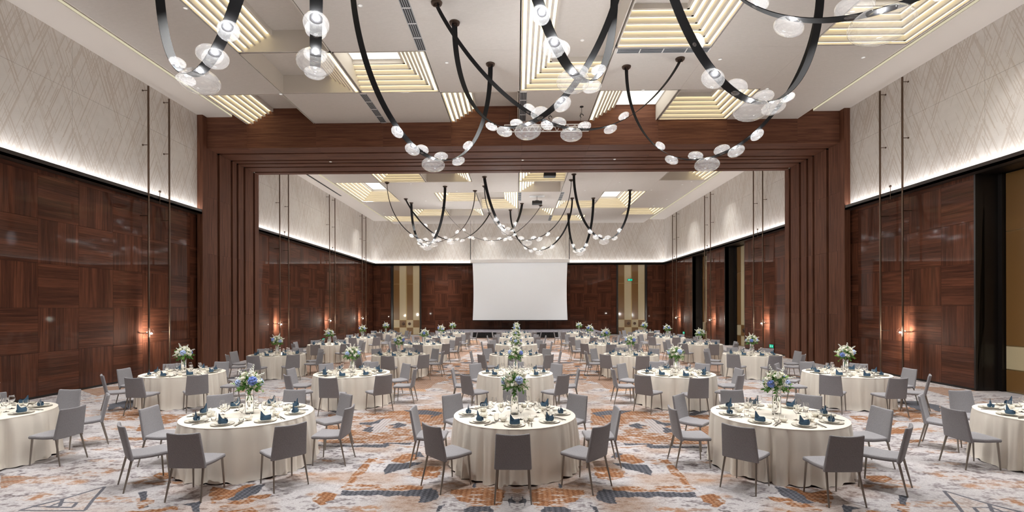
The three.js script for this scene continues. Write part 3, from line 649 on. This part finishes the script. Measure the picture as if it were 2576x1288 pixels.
// ---------------------------------------------------------------- wall lamps on tall double poles
function wallLamp(s, d, label, group) {
  const g = tag(grp('wall_lamp', s * 12.6, 0, -(d + 0.49)), label, 'wall lamp', group);
  const POLE = 0.03, out = s * 0.2, deep = s * 0.29;      // towards the wall
  [0.49, -0.49].forEach((z, i) => {
    part('pole', rod(V(0, 0.02, z), V(0, 9.95 - i * 0.02, z), POLE, POLE, 12), M.bronze, g);
    part('floor_plate', cyl(0.05, 0.05, 0.02, 16).translate(0, 0.01, z), M.bronze, g);
    for (const y of [9.8, 7.95]) part('wall_stay', merged([rod(V(0, y, z), V(out, y, z), 0.012), rod(V(out * 0.93, y, z), V(out, y, z), 0.03)]), M.bronze, g);
    for (const y of [5.55, 1.56]) part('wall_stay', rod(V(0, y, z), V(deep, y, z), 0.014), M.bronze, g);
    for (const y of [4.9, 3.5, 2.2]) part('wall_pin', merged([rod(V(0, y, z), V(s * 0.1, y, z), 0.006), new THREE.SphereGeometry(0.013, 8, 6).translate(s * 0.1, y, z)]), M.bronze, g);
  });
  const lamp = sub('lamp', g); lamp.position.set(-s * 0.0, 1.57, 0.49);
  part('glass_globe', new THREE.SphereGeometry(0.16, 24, 16), M.globeGlass, lamp);
  part('bulb', new THREE.SphereGeometry(0.03, 12, 8).translate(-s * 0.05, -0.03, -0.05), M.globeGlow, lamp);
  const pl = new THREE.PointLight(lin(...LIGHT.globeColor), LIGHT.globe, 0, 2); pl.name = 'lamp_light'; pl.position.set(-s * 0.05, -0.03, -0.05); pl.castShadow = true; lamp.add(pl);
  const up = sub('uplight', g); part('stem', rod(V(-s * 0.02, 6.04, 0), V(-s * 0.02, 6.46, 0), 0.01), M.bronze, up);
  part('uplight_head', new THREE.SphereGeometry(0.04, 14, 10).scale(1, 1.1, 1).translate(-s * 0.02, 6.48, 0), M.bronze, up);
  part('bracket', rod(V(-s * 0.02, 6.24, 0), V(s * 0.02, 6.24, 0), 0.008), M.bronze, up);
  return g;
}
const lampPlace = ['before the portal', 'first beyond the portal', 'second beyond the portal', 'third beyond the portal'];
[16.16, 25.22, 31.97, 38.74].forEach((d, i) => {
  wallLamp(-1, d, 'bronze double-pole wall lamp with glass globe on plain wall, ' + lampPlace[i]);
  wallLamp(1, d, 'bronze double-pole wall lamp with glass globe on doors wall, ' + lampPlace[i]);
});

// ---------------------------------------------------------------- screen, stage, projectors, truss, signs
{
  const s = tag(grp('projection_screen', 0.14, 0, -41), 'large white projection screen hanging above the stage', 'screen');
  part('screen_cloth', grid(24, 12, (u, v) => { const pull = 0.07 * Math.sin(Math.PI * v); const x = (u - 0.5) * 2 * (4.02 - pull); return [x, 1.33 + v * 4.87, 0.02 * Math.sin(u * 9)]; }), M.screen, s);
  part('screen_back', grid(24, 12, (u, v) => { const pull = 0.07 * Math.sin(Math.PI * v); const x = (0.5 - u) * 2 * (4.02 - pull); return [x, 1.33 + v * 4.87, -0.006 + 0.02 * Math.sin((1 - u) * 9)]; }), M.black, s);
  part('bottom_bar', new THREE.BoxGeometry(8.06, 0.07, 0.06).translate(0, 1.29, 0), M.black, s);
  part('casing', new THREE.BoxGeometry(8.4, 0.28, 0.3).translate(0, 6.33, 0), M.casing, s);
  for (const x of [-4.2, 4.18]) { part('hanger_rod', rod(V(x, 6.4, 0), V(x, 8.3, 0), 0.03), M.black, s); part('hanger_cable', rod(V(x, 8.3, 0), V(x, 9.8, 0), 0.008), M.black, s); part('side_cable', rod(V(x * 0.93, 6.45, 0), V(x * 0.93, 9.8, 0), 0.006), M.black, s); }
}
{
  const st = tag(grp('stage', 0.25, 0, -40.1), 'low stage with grey top and pleated black skirt below screen', 'stage'), w = 6.25, h = 0.5, d = 2.2;
  part('platform', new THREE.BoxGeometry(2 * w, 0.06, 2 * d).translate(0, h - 0.03, 0), M.stageTop, st);
  const pleat = (len, n) => grid(n * 6, 1, (u, v) => [(u - 0.5) * len, v * (h - 0.06), 0.02 * Math.sin(u * n * Math.PI * 2)]);
  part('skirt', pleat(2 * w, 90).translate(0, 0, d - 0.03), M.skirt, st);
  for (const s of [-1, 1]) part('skirt', pleat(2 * d, 30).rotateY(s * Math.PI / 2).translate(s * (w - 0.03), 0, 0), M.skirt, st);
  for (const x of [-5.5, -1.8, 1.8, 5.5]) for (const z of [-1.8, 1.8]) part('leg', rod(V(x, 0, z), V(x, h - 0.06, z), 0.03), M.black, st);
}
function projector(x, y, d, label, drop) {
  const g = tag(grp('projector', x, y, -d), label, 'projector');
  part('body', softBlock(0.66, 0.2, 0.5, 1, 1, 0.03, (p) => p), M.black, g);
  part('front_plate', new THREE.BoxGeometry(0.5, 0.13, 0.02).translate(0, 0, 0.25), M.dark, g);
  part('lens', cyl(0.06, 0.07, 0.08, 20).rotateX(Math.PI / 2).translate(0.12, 0, -0.28), M.black, g);
  part('bracket', new THREE.BoxGeometry(0.24, 0.05, 0.24).translate(0, 0.12, 0), M.black, g);
  part('drop_pole', rod(V(0, 0.12, 0), V(0, drop, 0), 0.03), M.steel, g);
  part('ceiling_plate', new THREE.BoxGeometry(1.0, 0.02, 0.5).translate(0, drop, 0), M.white, g);
}
projector(1.24, 9.36, 32.2, 'black projector on ceiling pole over the middle aisle', 0.43);
projector(1.7, 9.64, 26.5, 'black projector half hidden above the portal lintel', 0.15 + 0.6);
{
  const t = tag(grp('lighting_truss', 1.03, 9.2, -18.4), 'white hanging truss bar in front of the portal lintel', 'truss'), w = 1.6, C = [[0.11, 0.11], [0.11, -0.11], [-0.11, 0.0]];
  for (const [y, z] of C) part('chord', rod(V(-w, y, z), V(w, y, z), 0.02), M.casing, t);
  for (let k = 0; k < 12; k++) { const a = -w + 2 * w * k / 12, b = a + 2 * w / 12; part('brace', merged([rod(V(a, 0.11, 0.11), V((a + b) / 2, -0.11, 0), 0.01), rod(V((a + b) / 2, -0.11, 0), V(b, 0.11, 0.11), 0.01)]), M.white, t); }
  for (const x of [-1.4, 1.3]) part('wire', rod(V(x, 0.1, 0), V(x, 0.595, 0), 0.006), M.black, t);
}
for (const [x, d, w] of [[2.3, 17.86, 'doors-side end'], [1.15, 18.0, 'middle']]) {
  const h = tag(grp('chain_hook', x, HC, -d), 'small black lifting hook hanging from ceiling above truss ' + w, 'hook', 'lifting hooks over the truss');
  part('plate', cyl(0.07, 0.07, 0.02, 16).translate(0, -0.01, 0), M.black, h);
  part('chain', rod(V(0, -0.02, 0), V(0, -0.28, 0), 0.008), M.black, h);
  part('hook', new THREE.TorusGeometry(0.06, 0.014, 8, 16, 4.6).translate(0, -0.34, 0), M.black, h);
}
function exitSign(x, y, z, turn, w, label, arrow) {
  const g = tag(grp('exit_sign', x, y, z, turn), label, 'sign', 'green exit signs');
  part('sign_case', new THREE.BoxGeometry(w, w * 0.46, 0.03), M.black, g);
  part('sign_face', new THREE.BoxGeometry(w * 0.94, w * 0.4, 0.006).translate(0, 0, 0.017), M.exitGlow, g);
  const man = merged([new THREE.SphereGeometry(w * 0.035, 8, 6).scale(1, 1, 0.2).translate(-w * 0.2, w * 0.12, 0), new THREE.BoxGeometry(w * 0.06, w * 0.14, 0.003).rotateZ(-0.3).translate(-w * 0.21, w * 0.03, 0), new THREE.BoxGeometry(w * 0.035, w * 0.13, 0.003).rotateZ(0.6).translate(-w * 0.16, -w * 0.09, 0), new THREE.BoxGeometry(w * 0.035, w * 0.13, 0.003).rotateZ(-0.8).translate(-w * 0.27, -w * 0.09, 0), new THREE.BoxGeometry(w * 0.16, w * 0.03, 0.003).rotateZ(0.4).translate(-w * 0.2, w * 0.05, 0)]);
  part('running_figure', man.translate(0, 0, 0.022), M.exitWhite, g);
  if (arrow) {
    const sh = new THREE.Shape(); sh.moveTo(-0.1, -0.03); sh.lineTo(0.02, -0.03); sh.lineTo(0.02, -0.09); sh.lineTo(0.12, 0); sh.lineTo(0.02, 0.09); sh.lineTo(0.02, 0.03); sh.lineTo(-0.1, 0.03); sh.closePath();
    part('arrow', new THREE.ExtrudeGeometry(sh, { depth: 0.003, bevelEnabled: false }).scale(w * arrow, w, 1).translate(w * 0.2, 0, 0.021), M.exitWhite, g);
  }
}
exitSign(9.81, 4.79, -(DB + 0.02), 0, 0.42, 'green exit sign hanging in front of the end wall door', 0);
exitSign(WOOD - 0.02, 0.39, -24.9, -Math.PI / 2, 0.4, 'low green exit sign on doors wall just beyond the portal', 1);
exitSign(WOOD - 0.02, 0.39, -37.9, -Math.PI / 2, 0.4, 'low green exit sign on doors wall close to the end wall', 1);
exitSign(-WOOD + 0.02, 0.3, -31.6, Math.PI / 2, 0.4, 'low green exit sign at the foot of the plain wall', -1);

// ---------------------------------------------------------------- chair
function makeChair() {
  const g = grp('banquet_chair');
  part('seat', softBlock(0.45, 0.45, 0.056, 6, 6, 0.026, ([x, y, z]) => {          // x across, y front to back, z thickness
    const f = y / 0.45 + 0.5, w = x * (0.955 + 0.045 * (1 - f) * 1.2);
    return [w, 0.438 + z - 0.014 * Math.sin(Math.PI * clamp(f, 0, 1)) + (f < 0.16 ? -0.05 * (0.16 - f) : 0) + (z > 0 ? 0.006 * (1 - (x / 0.22) ** 2) : 0), 0.215 - (1 - f) * 0.45];
  }), M.fabric, g);
  part('backrest', softBlock(0.46, 0.47, 0.046, 8, 8, 0.02, ([x, y, z]) => {
    const t = y / 0.47 + 0.5, w = x * (1.02 - 0.11 * t), bend = 0.028 * (1 - (x / 0.22) ** 2);
    return [w, 0.395 + t * 0.47 - 0.012 * (1 - (x / 0.22) ** 2) * t, 0.2 + 0.085 * t + z * (1 - 0.25 * t) + bend * (0.35 + 0.65 * t)];
  }), M.fabric, g);
  const L = (x0, y0, z0, x1, z1) => rod(V(x1, 0, z1), V(x0, y0, z0), 0.0095, 0.0155, 8);
  for (const s of [-1, 1]) { part('leg', L(s * 0.195, 0.425, -0.185, s * 0.21, -0.215), M.leg, g); part('leg', L(s * 0.195, 0.42, 0.2, s * 0.225, 0.295), M.leg, g); }
  return g;
}
// ---------------------------------------------------------------- table and cloth
const TABLE_TOP = lathe([[0.001, 0.72], [0.9, 0.72], [0.905, 0.735], [0.9, 0.75], [0.001, 0.75]], 48), TABLE_POST = cyl(0.05, 0.05, 0.7, 12).translate(0, 0.37, 0), TABLE_FOOT = cyl(0.35, 0.3, 0.03, 24).translate(0, 0.015, 0);
function makeCloth(k) {
  const ph = [...Array(8)].map(() => rr(0, 6.28)), nF = 24 + (k % 3) * 2;
  const out = (a, t) => {
    const b = a + 0.09 * Math.sin(a * 3 + ph[1]) + 0.05 * Math.sin(a * 5 + ph[2]);
    const size = 0.62 + 0.38 * Math.sin(a * 4 + ph[3]) * Math.sin(a * 7 + ph[5]);           // some folds deep, some slack
    const f = 2 * Math.pow(Math.abs(Math.sin(b * nF / 2 + ph[0])), 0.75) - 1 + 0.35 * Math.sin(b * (nF * 2 - 5) + ph[6]);
    return 0.925 + 0.052 * Math.pow(t, 0.55) * size * f + 0.03 * t;
  };
  const top = grid(128, 3, (u, v) => { const a = u * 2 * Math.PI, r = 0.93 * [0.002, 0.5, 0.97, 1][Math.round(v * 3)]; return [Math.sin(a) * r, v === 1 ? 0.752 : 0.757, Math.cos(a) * r]; }, true);
  const skirt = grid(264, 12, (u, v) => { const a = u * 2 * Math.PI, r = out(a, v) + 0.008 * Math.min(1, v * 8) + (v > 0.94 ? 0.012 : 0); return [Math.sin(a) * r, 0.752 - v * (0.742 - 0.012 * Math.sin(a * 9 + ph[4]) - 0.01 * Math.sin(a * 23 + ph[7])), Math.cos(a) * r]; }, true);
  const g = mergeVertices(merged([top, skirt]).deleteAttribute('normal'), 1e-4); g.computeVertexNormals();
  return g;
}
// ---------------------------------------------------------------- place setting pieces (base at y = 0)
const G = {
  charger: lathe([[0.001, 0], [0.1, 0], [0.148, 0.008], [0.152, 0.011], [0.147, 0.012], [0.1, 0.005], [0.001, 0.005]], 36),
  rim: new THREE.TorusGeometry(0.1505, 0.0022, 6, 40).rotateX(Math.PI / 2).translate(0, 0.0115, 0),
  plate: lathe([[0.001, 0], [0.06, 0], [0.098, 0.012], [0.1, 0.015], [0.096, 0.015], [0.06, 0.005], [0.001, 0.005]], 30),
  bowl: lathe([[0.001, 0], [0.026, 0], [0.027, 0.006], [0.046, 0.026], [0.056, 0.05], [0.053, 0.05], [0.042, 0.027], [0.02, 0.01], [0.001, 0.009]], 24),
  wine: lathe([[0.001, 0.0], [0.036, 0.0], [0.037, 0.003], [0.01, 0.007], [0.0042, 0.02], [0.004, 0.09], [0.012, 0.1], [0.032, 0.122], [0.043, 0.15], [0.042, 0.175], [0.033, 0.222], [0.0315, 0.222], [0.0405, 0.175], [0.0415, 0.15], [0.03, 0.124], [0.011, 0.104], [0.001, 0.1]], 22),
  tumbler: lathe([[0.001, 0.0], [0.027, 0.0], [0.029, 0.002], [0.035, 0.06], [0.034, 0.115], [0.033, 0.115], [0.0335, 0.06], [0.027, 0.012], [0.001, 0.011]], 20),
  spoon: (() => { const b = new THREE.SphereGeometry(0.02, 10, 6).scale(0.9, 0.25, 1.5).translate(0, 0.014, -0.075); return merged([b, rod(V(0, 0.014, -0.05), V(0, 0.004, 0.09), 0.003, 0.004, 6)]); })(),
  chopA: rod(V(-0.004, 0.016, -0.115), V(-0.006, 0.004, 0.115), 0.0028, 0.004, 6), chopB: rod(V(0.006, 0.016, -0.115), V(0.006, 0.004, 0.115), 0.0028, 0.004, 6),
  rest: softBlock(0.075, 0.012, 0.022, 2, 1, 0.005, ([x, y, z]) => [x, y + 0.006 - 0.002 * Math.cos(x * 60), z]).translate(-0.018, 0, -0.065),
  soup: merged([new THREE.SphereGeometry(0.02, 10, 6).scale(0.8, 0.4, 1.3), rod(V(0, 0.004, 0), V(0.01, 0.055, -0.075), 0.005, 0.006, 6)]).translate(0.005, 0.022, 0.01),
  napkin: (() => {
    // pleated boat: low folded band with a tall pointed fin
    const prof = [[-0.066, 0.012], [-0.06, 0.135], [-0.046, 0.128], [-0.03, 0.098], [-0.008, 0.07], [0.02, 0.052], [0.045, 0.053], [0.07, 0.06], [0.076, 0.05]];
    const h = (u) => { for (let i = 0; i + 1 < prof.length; i++) if (u <= prof[i + 1][0]) { const t = (u - prof[i][0]) / (prof[i + 1][0] - prof[i][0]); return prof[i][1] + (prof[i + 1][1] - prof[i][1]) * t; } return prof[prof.length - 1][1]; };
    const shell = (s) => grid(18, 6, (u, v) => { const x = -0.066 + 0.142 * u, hh = h(x), w = 0.034 * Math.pow(Math.max(0, 1 - ((x - 0.004) / 0.073) ** 2), 0.6) * (1 - 0.93 * Math.pow(v, 0.8)); return [x + (v > 0.5 ? -0.004 * v : 0), hh * v, s * (w + 0.0015)]; });
    const band = (s, o) => grid(16, 3, (u, v) => { const x = -0.064 + 0.136 * u, w = 0.038 * Math.pow(Math.max(0, 1 - ((x - 0.004) / 0.072) ** 2), 0.5); return [x, v * (0.04 + 0.016 * u * u) + o, s * (w + 0.006 * Math.sin(v * 3))]; });
    return merged([shell(1), shell(-1), band(1, 0), band(-1, 0), grid(12, 2, (u, v) => { const x = -0.05 + 0.12 * u; return [x, 0.03 + 0.028 * v + 0.012 * u, 0.018 * Math.sin(Math.PI * u) * (1 - v) + 0.006]; })]);
  })(),
};
M.napkin.side = THREE.DoubleSide; M.cloth.side = THREE.DoubleSide; M.screen.side = THREE.DoubleSide;
// ---------------------------------------------------------------- flowers
function blossom(r, bumps, amp, detail) {
  const g = new THREE.IcosahedronGeometry(r, detail), p = g.attributes.position, o = rr(0, 9);
  for (let i = 0; i < p.count; i++) { const v = V(p.getX(i), p.getY(i), p.getZ(i)).normalize(); const k = 1 + amp * (Math.sin(v.x * bumps + o) * Math.sin(v.y * bumps * 1.1 + o * 2) * Math.sin(v.z * bumps * 0.9 + o)); p.setXYZ(i, v.x * r * k, v.y * r * k * 0.85, v.z * r * k); }
  const q = mergeVertices(g.deleteAttribute('normal').deleteAttribute('uv'), 1e-5); q.computeVertexNormals();
  q.setAttribute('uv', new THREE.Float32BufferAttribute(new Float32Array(q.attributes.position.count * 2), 2));
  return q;
}
function roseGeo() {      // bud wrapped in cupped petals
  const list = [blossom(0.021, 7, 0.12, 1)];
  for (let k = 0; k < 9; k++) {
    const a = k * 2.4, ring = k < 4 ? 0 : 1, tilt = ring ? 0.75 : 0.35, R = ring ? 0.026 : 0.018;
    list.push(grid(4, 3, (u, v) => { const w = (u - 0.5) * 0.042 * Math.sin(Math.PI * (0.2 + 0.75 * v)), h = v * 0.036, rad = R + Math.sin(tilt) * h * 0.55 - 5 * w * w; return [rad, h - 0.018, w]; }).rotateY(a));
  }
  return merged(list);
}
const rosesG = [roseGeo(), roseGeo()], hydG = () => merged([...Array(22)].map((_, i) => { const y = 1 - (i + 0.5) / 22 * 1.5, a = i * 2.39996, r = Math.sqrt(Math.max(0, 1 - y * y)); return blossom(0.0165, 5, 0.25, 0).translate(0.04 * r * Math.cos(a), 0.034 * y, 0.04 * r * Math.sin(a)); }));
const hyds = [hydG(), hydG()];
const stockG = merged([...Array(13)].map((_, i) => { const t = i / 12, a = i * 2.2, r = 0.02 * (1 - t * 0.7); return blossom(0.0155 * (1 - 0.45 * t), 4, 0.3, 0).translate(r * Math.cos(a), t * 0.13 - 0.03, r * Math.sin(a)); }));
function leafAt(len, wid, at, dir, roll) {
  const g = grid(2, 4, (u, v) => { const w = wid * Math.sin(Math.PI * Math.pow(v, 0.8)) * (u - 0.5); return [w, Math.abs(u - 0.5) * -0.0 + v * len, -Math.abs(u - 0.5) * wid * 0.35 + 0.16 * len * v * v]; });
  g.rotateY(roll); g.applyQuaternion(new THREE.Quaternion().setFromUnitVectors(V(0, 1, 0), dir.clone().normalize())); g.translate(at.x, at.y, at.z); return g;
}
function sprigG(len, n, lw) {
  const list = [rod(V(0, 0, 0), V(0, len, 0), 0.002, 0.0012, 5)];
  for (let i = 0; i < n; i++) { const t = 0.2 + 0.8 * i / n, a = i * 2.4 + rr(-0.3, 0.3); list.push(leafAt(lw * rr(0.8, 1.2), lw * 0.58, V(0, len * t, 0), V(Math.cos(a), 0.55, Math.sin(a)), rr(0, 6))); }
  list.push(leafAt(lw, lw * 0.4, V(0, len, 0), V(0.1, 1, 0), 0));
  return merged(list);
}
const sprigs = [sprigG(0.15, 9, 0.075), sprigG(0.19, 12, 0.06), sprigG(0.13, 7, 0.085)], fern = sprigG(0.22, 16, 0.035);
function bouquet(kind) {
  const g = grp('flower_bouquet'), C = V(0, 0.5, 0), put = (name, geo, mat, dir, rad, sc = 1) => {
    const m = part(name, geo, mat, g); m.position.copy(C).addScaledVector(dir, rad); m.quaternion.setFromUnitVectors(V(0, 1, 0), dir); m.rotateY(rr(0, 6)); m.scale.setScalar(sc); return m;
  };
  const ball = (i, n, low) => { const y = 1 - (i + 0.5) / n * (1 - low), a = i * 2.39996 + kind; const r = Math.sqrt(1 - y * y); return V(Math.cos(a) * r, y, Math.sin(a) * r).normalize(); };
  for (let i = 0; i < 24; i++) { const d = ball(i, 24, -0.6).add(V(rr(-0.2, 0.2), rr(-0.1, 0.1), rr(-0.2, 0.2))).normalize(), m = part('leaf_sprig', i % 6 === 5 ? fern : sprigs[i % 3], i % 4 === 3 ? M.leafPale : M.leaf, g); m.position.set(0, 0.44, 0).addScaledVector(d, 0.05); m.quaternion.setFromUnitVectors(V(0, 1, 0), d); m.rotateY(rr(0, 6)); m.scale.setScalar(rr(0.68, 0.88)); }
  const nR = kind === 3 ? 22 : 18;
  for (let i = 0; i < nR; i++) { const d = ball(i, nR, -0.45).applyAxisAngle(V(0, 1, 0), 1.1); put('white_rose', rosesG[i % 2], M.rose, d, rr(0.135, 0.17), rr(1.0, 1.22)); }
  for (let i = 0; i < 9; i++) { const d = ball(i, 9, -0.3).applyAxisAngle(V(0, 1, 0), 0.4 + kind); put('white_stock', stockG, M.stock, d, rr(0.125, 0.16), 1.1); }
  const nB = kind === 2 ? 4 : 3;
  for (let i = 0; i < nB; i++) { const a = i * 2 * Math.PI / nB + kind * 0.7 + 0.4, d = V(Math.cos(a), rr(-0.3, 0.3), Math.sin(a)).normalize(); put('blue_hydrangea', hyds[i % 2], (kind === 1 || i % 2) ? M.paleBlue : M.blue, d, 0.155, rr(1.1, 1.35)); }
  const stems = []; for (let i = 0; i < 5; i++) { const a = i * 1.26 + kind; stems.push(rod(V(Math.cos(a) * 0.03, 0.2, Math.sin(a) * 0.03), V(Math.cos(a + 2.4) * 0.03, 0.42, Math.sin(a + 2.4) * 0.03), 0.003, 0.003, 5)); }
  part('stems', merged(stems), M.leafPale, g);
  return g;
}
const VASE = { wall: lathe([[0.001, 0.0], [0.06, 0.0], [0.061, 0.002], [0.061, 0.4], [0.058, 0.4], [0.058, 0.02], [0.001, 0.02]], 30), water: lathe([[0.001, 0.0215], [0.0565, 0.0215], [0.0565, 0.28], [0.001, 0.28]], 24) };

// ---------------------------------------------------------------- tables, chairs and settings in rows and columns
const seatName = ['seat facing stage', 'rear doors-side seat', 'doors-side seat', 'stage-end doors-side seat', 'seat backing stage', 'stage-end plain-side seat', 'plain-wall-side seat', 'rear plain-side seat'];
const rowName = ['row six from stage', 'row five from stage', 'row four from stage', 'row three from stage', 'row two from stage', 'row one from stage'];
const colName = ['plain-wall column', 'second plain-side column', 'middle column', 'second doors-side column', 'doors-wall column'];
const chair0 = makeChair(); let chairUsed = false;
const cloths = [0, 1, 2, 3, 4].map(makeCloth);
const bouquets = [0, 1, 2, 3].map(bouquet), bouquetUsed = [0, 0, 0, 0];
const TOP = 0.757;
const thing = (name, geo, mat, x, y, z, turn, label, cat, group) => { const m = part(name, geo, mat, scene); m.name = numbered(name); m.position.set(x, y, z); m.rotation.y = turn; return tag(m, label, cat, group); };
ROWD.forEach((d, r) => COLX.forEach((x, c) => {
  const z = -d, where = rowName[r] + ', ' + colName[c], spin = rr(0, 6.28), turn0 = rr(-0.02, 0.02), far = r >= 3;
  const t = tag(grp('round_table', x, 0, z, spin), 'round banquet table under ivory cloth, ' + where, 'table', 'round banquet tables');
  part('tabletop', TABLE_TOP, M.tabletop, t); part('pedestal', TABLE_POST, M.tabletop, t); part('foot', TABLE_FOOT, M.tabletop, t);
  thing('tablecloth', cloths[(r * 2 + c) % 5], M.cloth, x, 0, z, spin, 'floor-length ivory satin tablecloth, ' + where, 'tablecloth', 'ivory tablecloths');
  // centrepiece
  const v = tag(grp('glass_vase', x, TOP, z, spin), 'clear glass cylinder vase holding flowers, ' + where, 'vase', 'glass vases');
  part('vase_wall', VASE.wall, M.tableGlass, v); part('water', VASE.water, M.water, v);
  const kind = (r * 3 + c * 2 + (r === 0 && c === 2 ? 1 : 0)) % 4, b = bouquetUsed[kind]++ ? copyOf(bouquets[kind], 'flower_bouquet') : bouquets[kind];
  b.position.set(x, TOP, z); b.rotation.y = rr(0, 6.28);
  tag(b, 'bouquet of white roses, blue hydrangeas and leaves, ' + where, 'bouquet', 'table bouquets');
  for (let k = 0; k < 8; k++) {
    const a = k * Math.PI / 4 + turn0, S = Math.sin(a), K = Math.cos(a), P = (u, rad) => [x + rad * S + u * K, z + rad * K - u * S];
    const w = (s) => s + ', ' + seatName[k] + ', ' + where;
    const ch = chairUsed ? copyOf(chair0, 'banquet_chair') : chair0; chairUsed = true;
    const [cx, cz] = P(rr(-0.025, 0.025), 1.272 + rr(0, 0.045)); ch.position.set(cx, 0, cz); ch.rotation.y = a + rr(-0.05, 0.05);
    tag(ch, w('grey upholstered chair'), 'chair', 'grey banquet chairs');
    const [px, pz] = P(0, 0.71), cg = grp('charger_plate', px, TOP, pz, a); tag(cg, w('cream charger plate'), 'plate', 'charger plates');
    part('disc', G.charger, M.charger, cg); part('dark_rim', G.rim, M.chargerRim, cg);
    thing('side_plate', G.plate, M.china, px, TOP + 0.006, pz, a, w('small white plate'), 'plate', 'small white plates');
    thing('folded_napkin', G.napkin, M.napkin, px, TOP + 0.0212, pz, a + rr(-0.25, 0.25), w('navy folded napkin'), 'napkin', 'navy napkins');
    const [bx, bz] = P(-0.16, 0.49); thing('soup_bowl', G.bowl, M.china, bx, TOP, bz, a, w('small white bowl'), 'bowl', 'small white bowls');
    const [gx, gz] = P(0.09 + rr(-0.01, 0.01), 0.37); thing('wine_glass', G.wine, M.tableGlass, gx, TOP, gz, a, w('stemmed wine glass'), 'glass', 'wine glasses');
    const [ux, uz] = P(0.165, 0.53); thing('water_tumbler', G.tumbler, M.tableGlass, ux, TOP, uz, a, w('straight water tumbler'), 'glass', 'water tumblers');
    if (far) continue;
    thing('soup_spoon', G.soup, M.china, bx, TOP + 0.004, bz, a - 0.5, w('white soup spoon'), 'spoon', 'white soup spoons');
    const [sx, sz] = P(0.2, 0.705), [hx, hz] = P(0.235, 0.705);
    thing('table_spoon', G.spoon, M.steel, sx, TOP, sz, a, w('steel table spoon'), 'spoon', 'steel spoons');
    const cs = tag(grp('chopsticks', hx, TOP, hz, a), w('dark chopstick pair'), 'chopsticks', 'chopstick pairs');
    part('chopstick', G.chopA, M.chop, cs); part('chopstick', G.chopB, M.chop, cs);
    thing('cutlery_rest', G.rest, M.china, hx, TOP, hz, a, w('white cutlery rest'), 'rest', 'cutlery rests');
  }
}));

scene.traverse((o) => { if (o.isMesh) { o.castShadow = true; o.receiveShadow = true; } });
renderer.render(scene, camera);
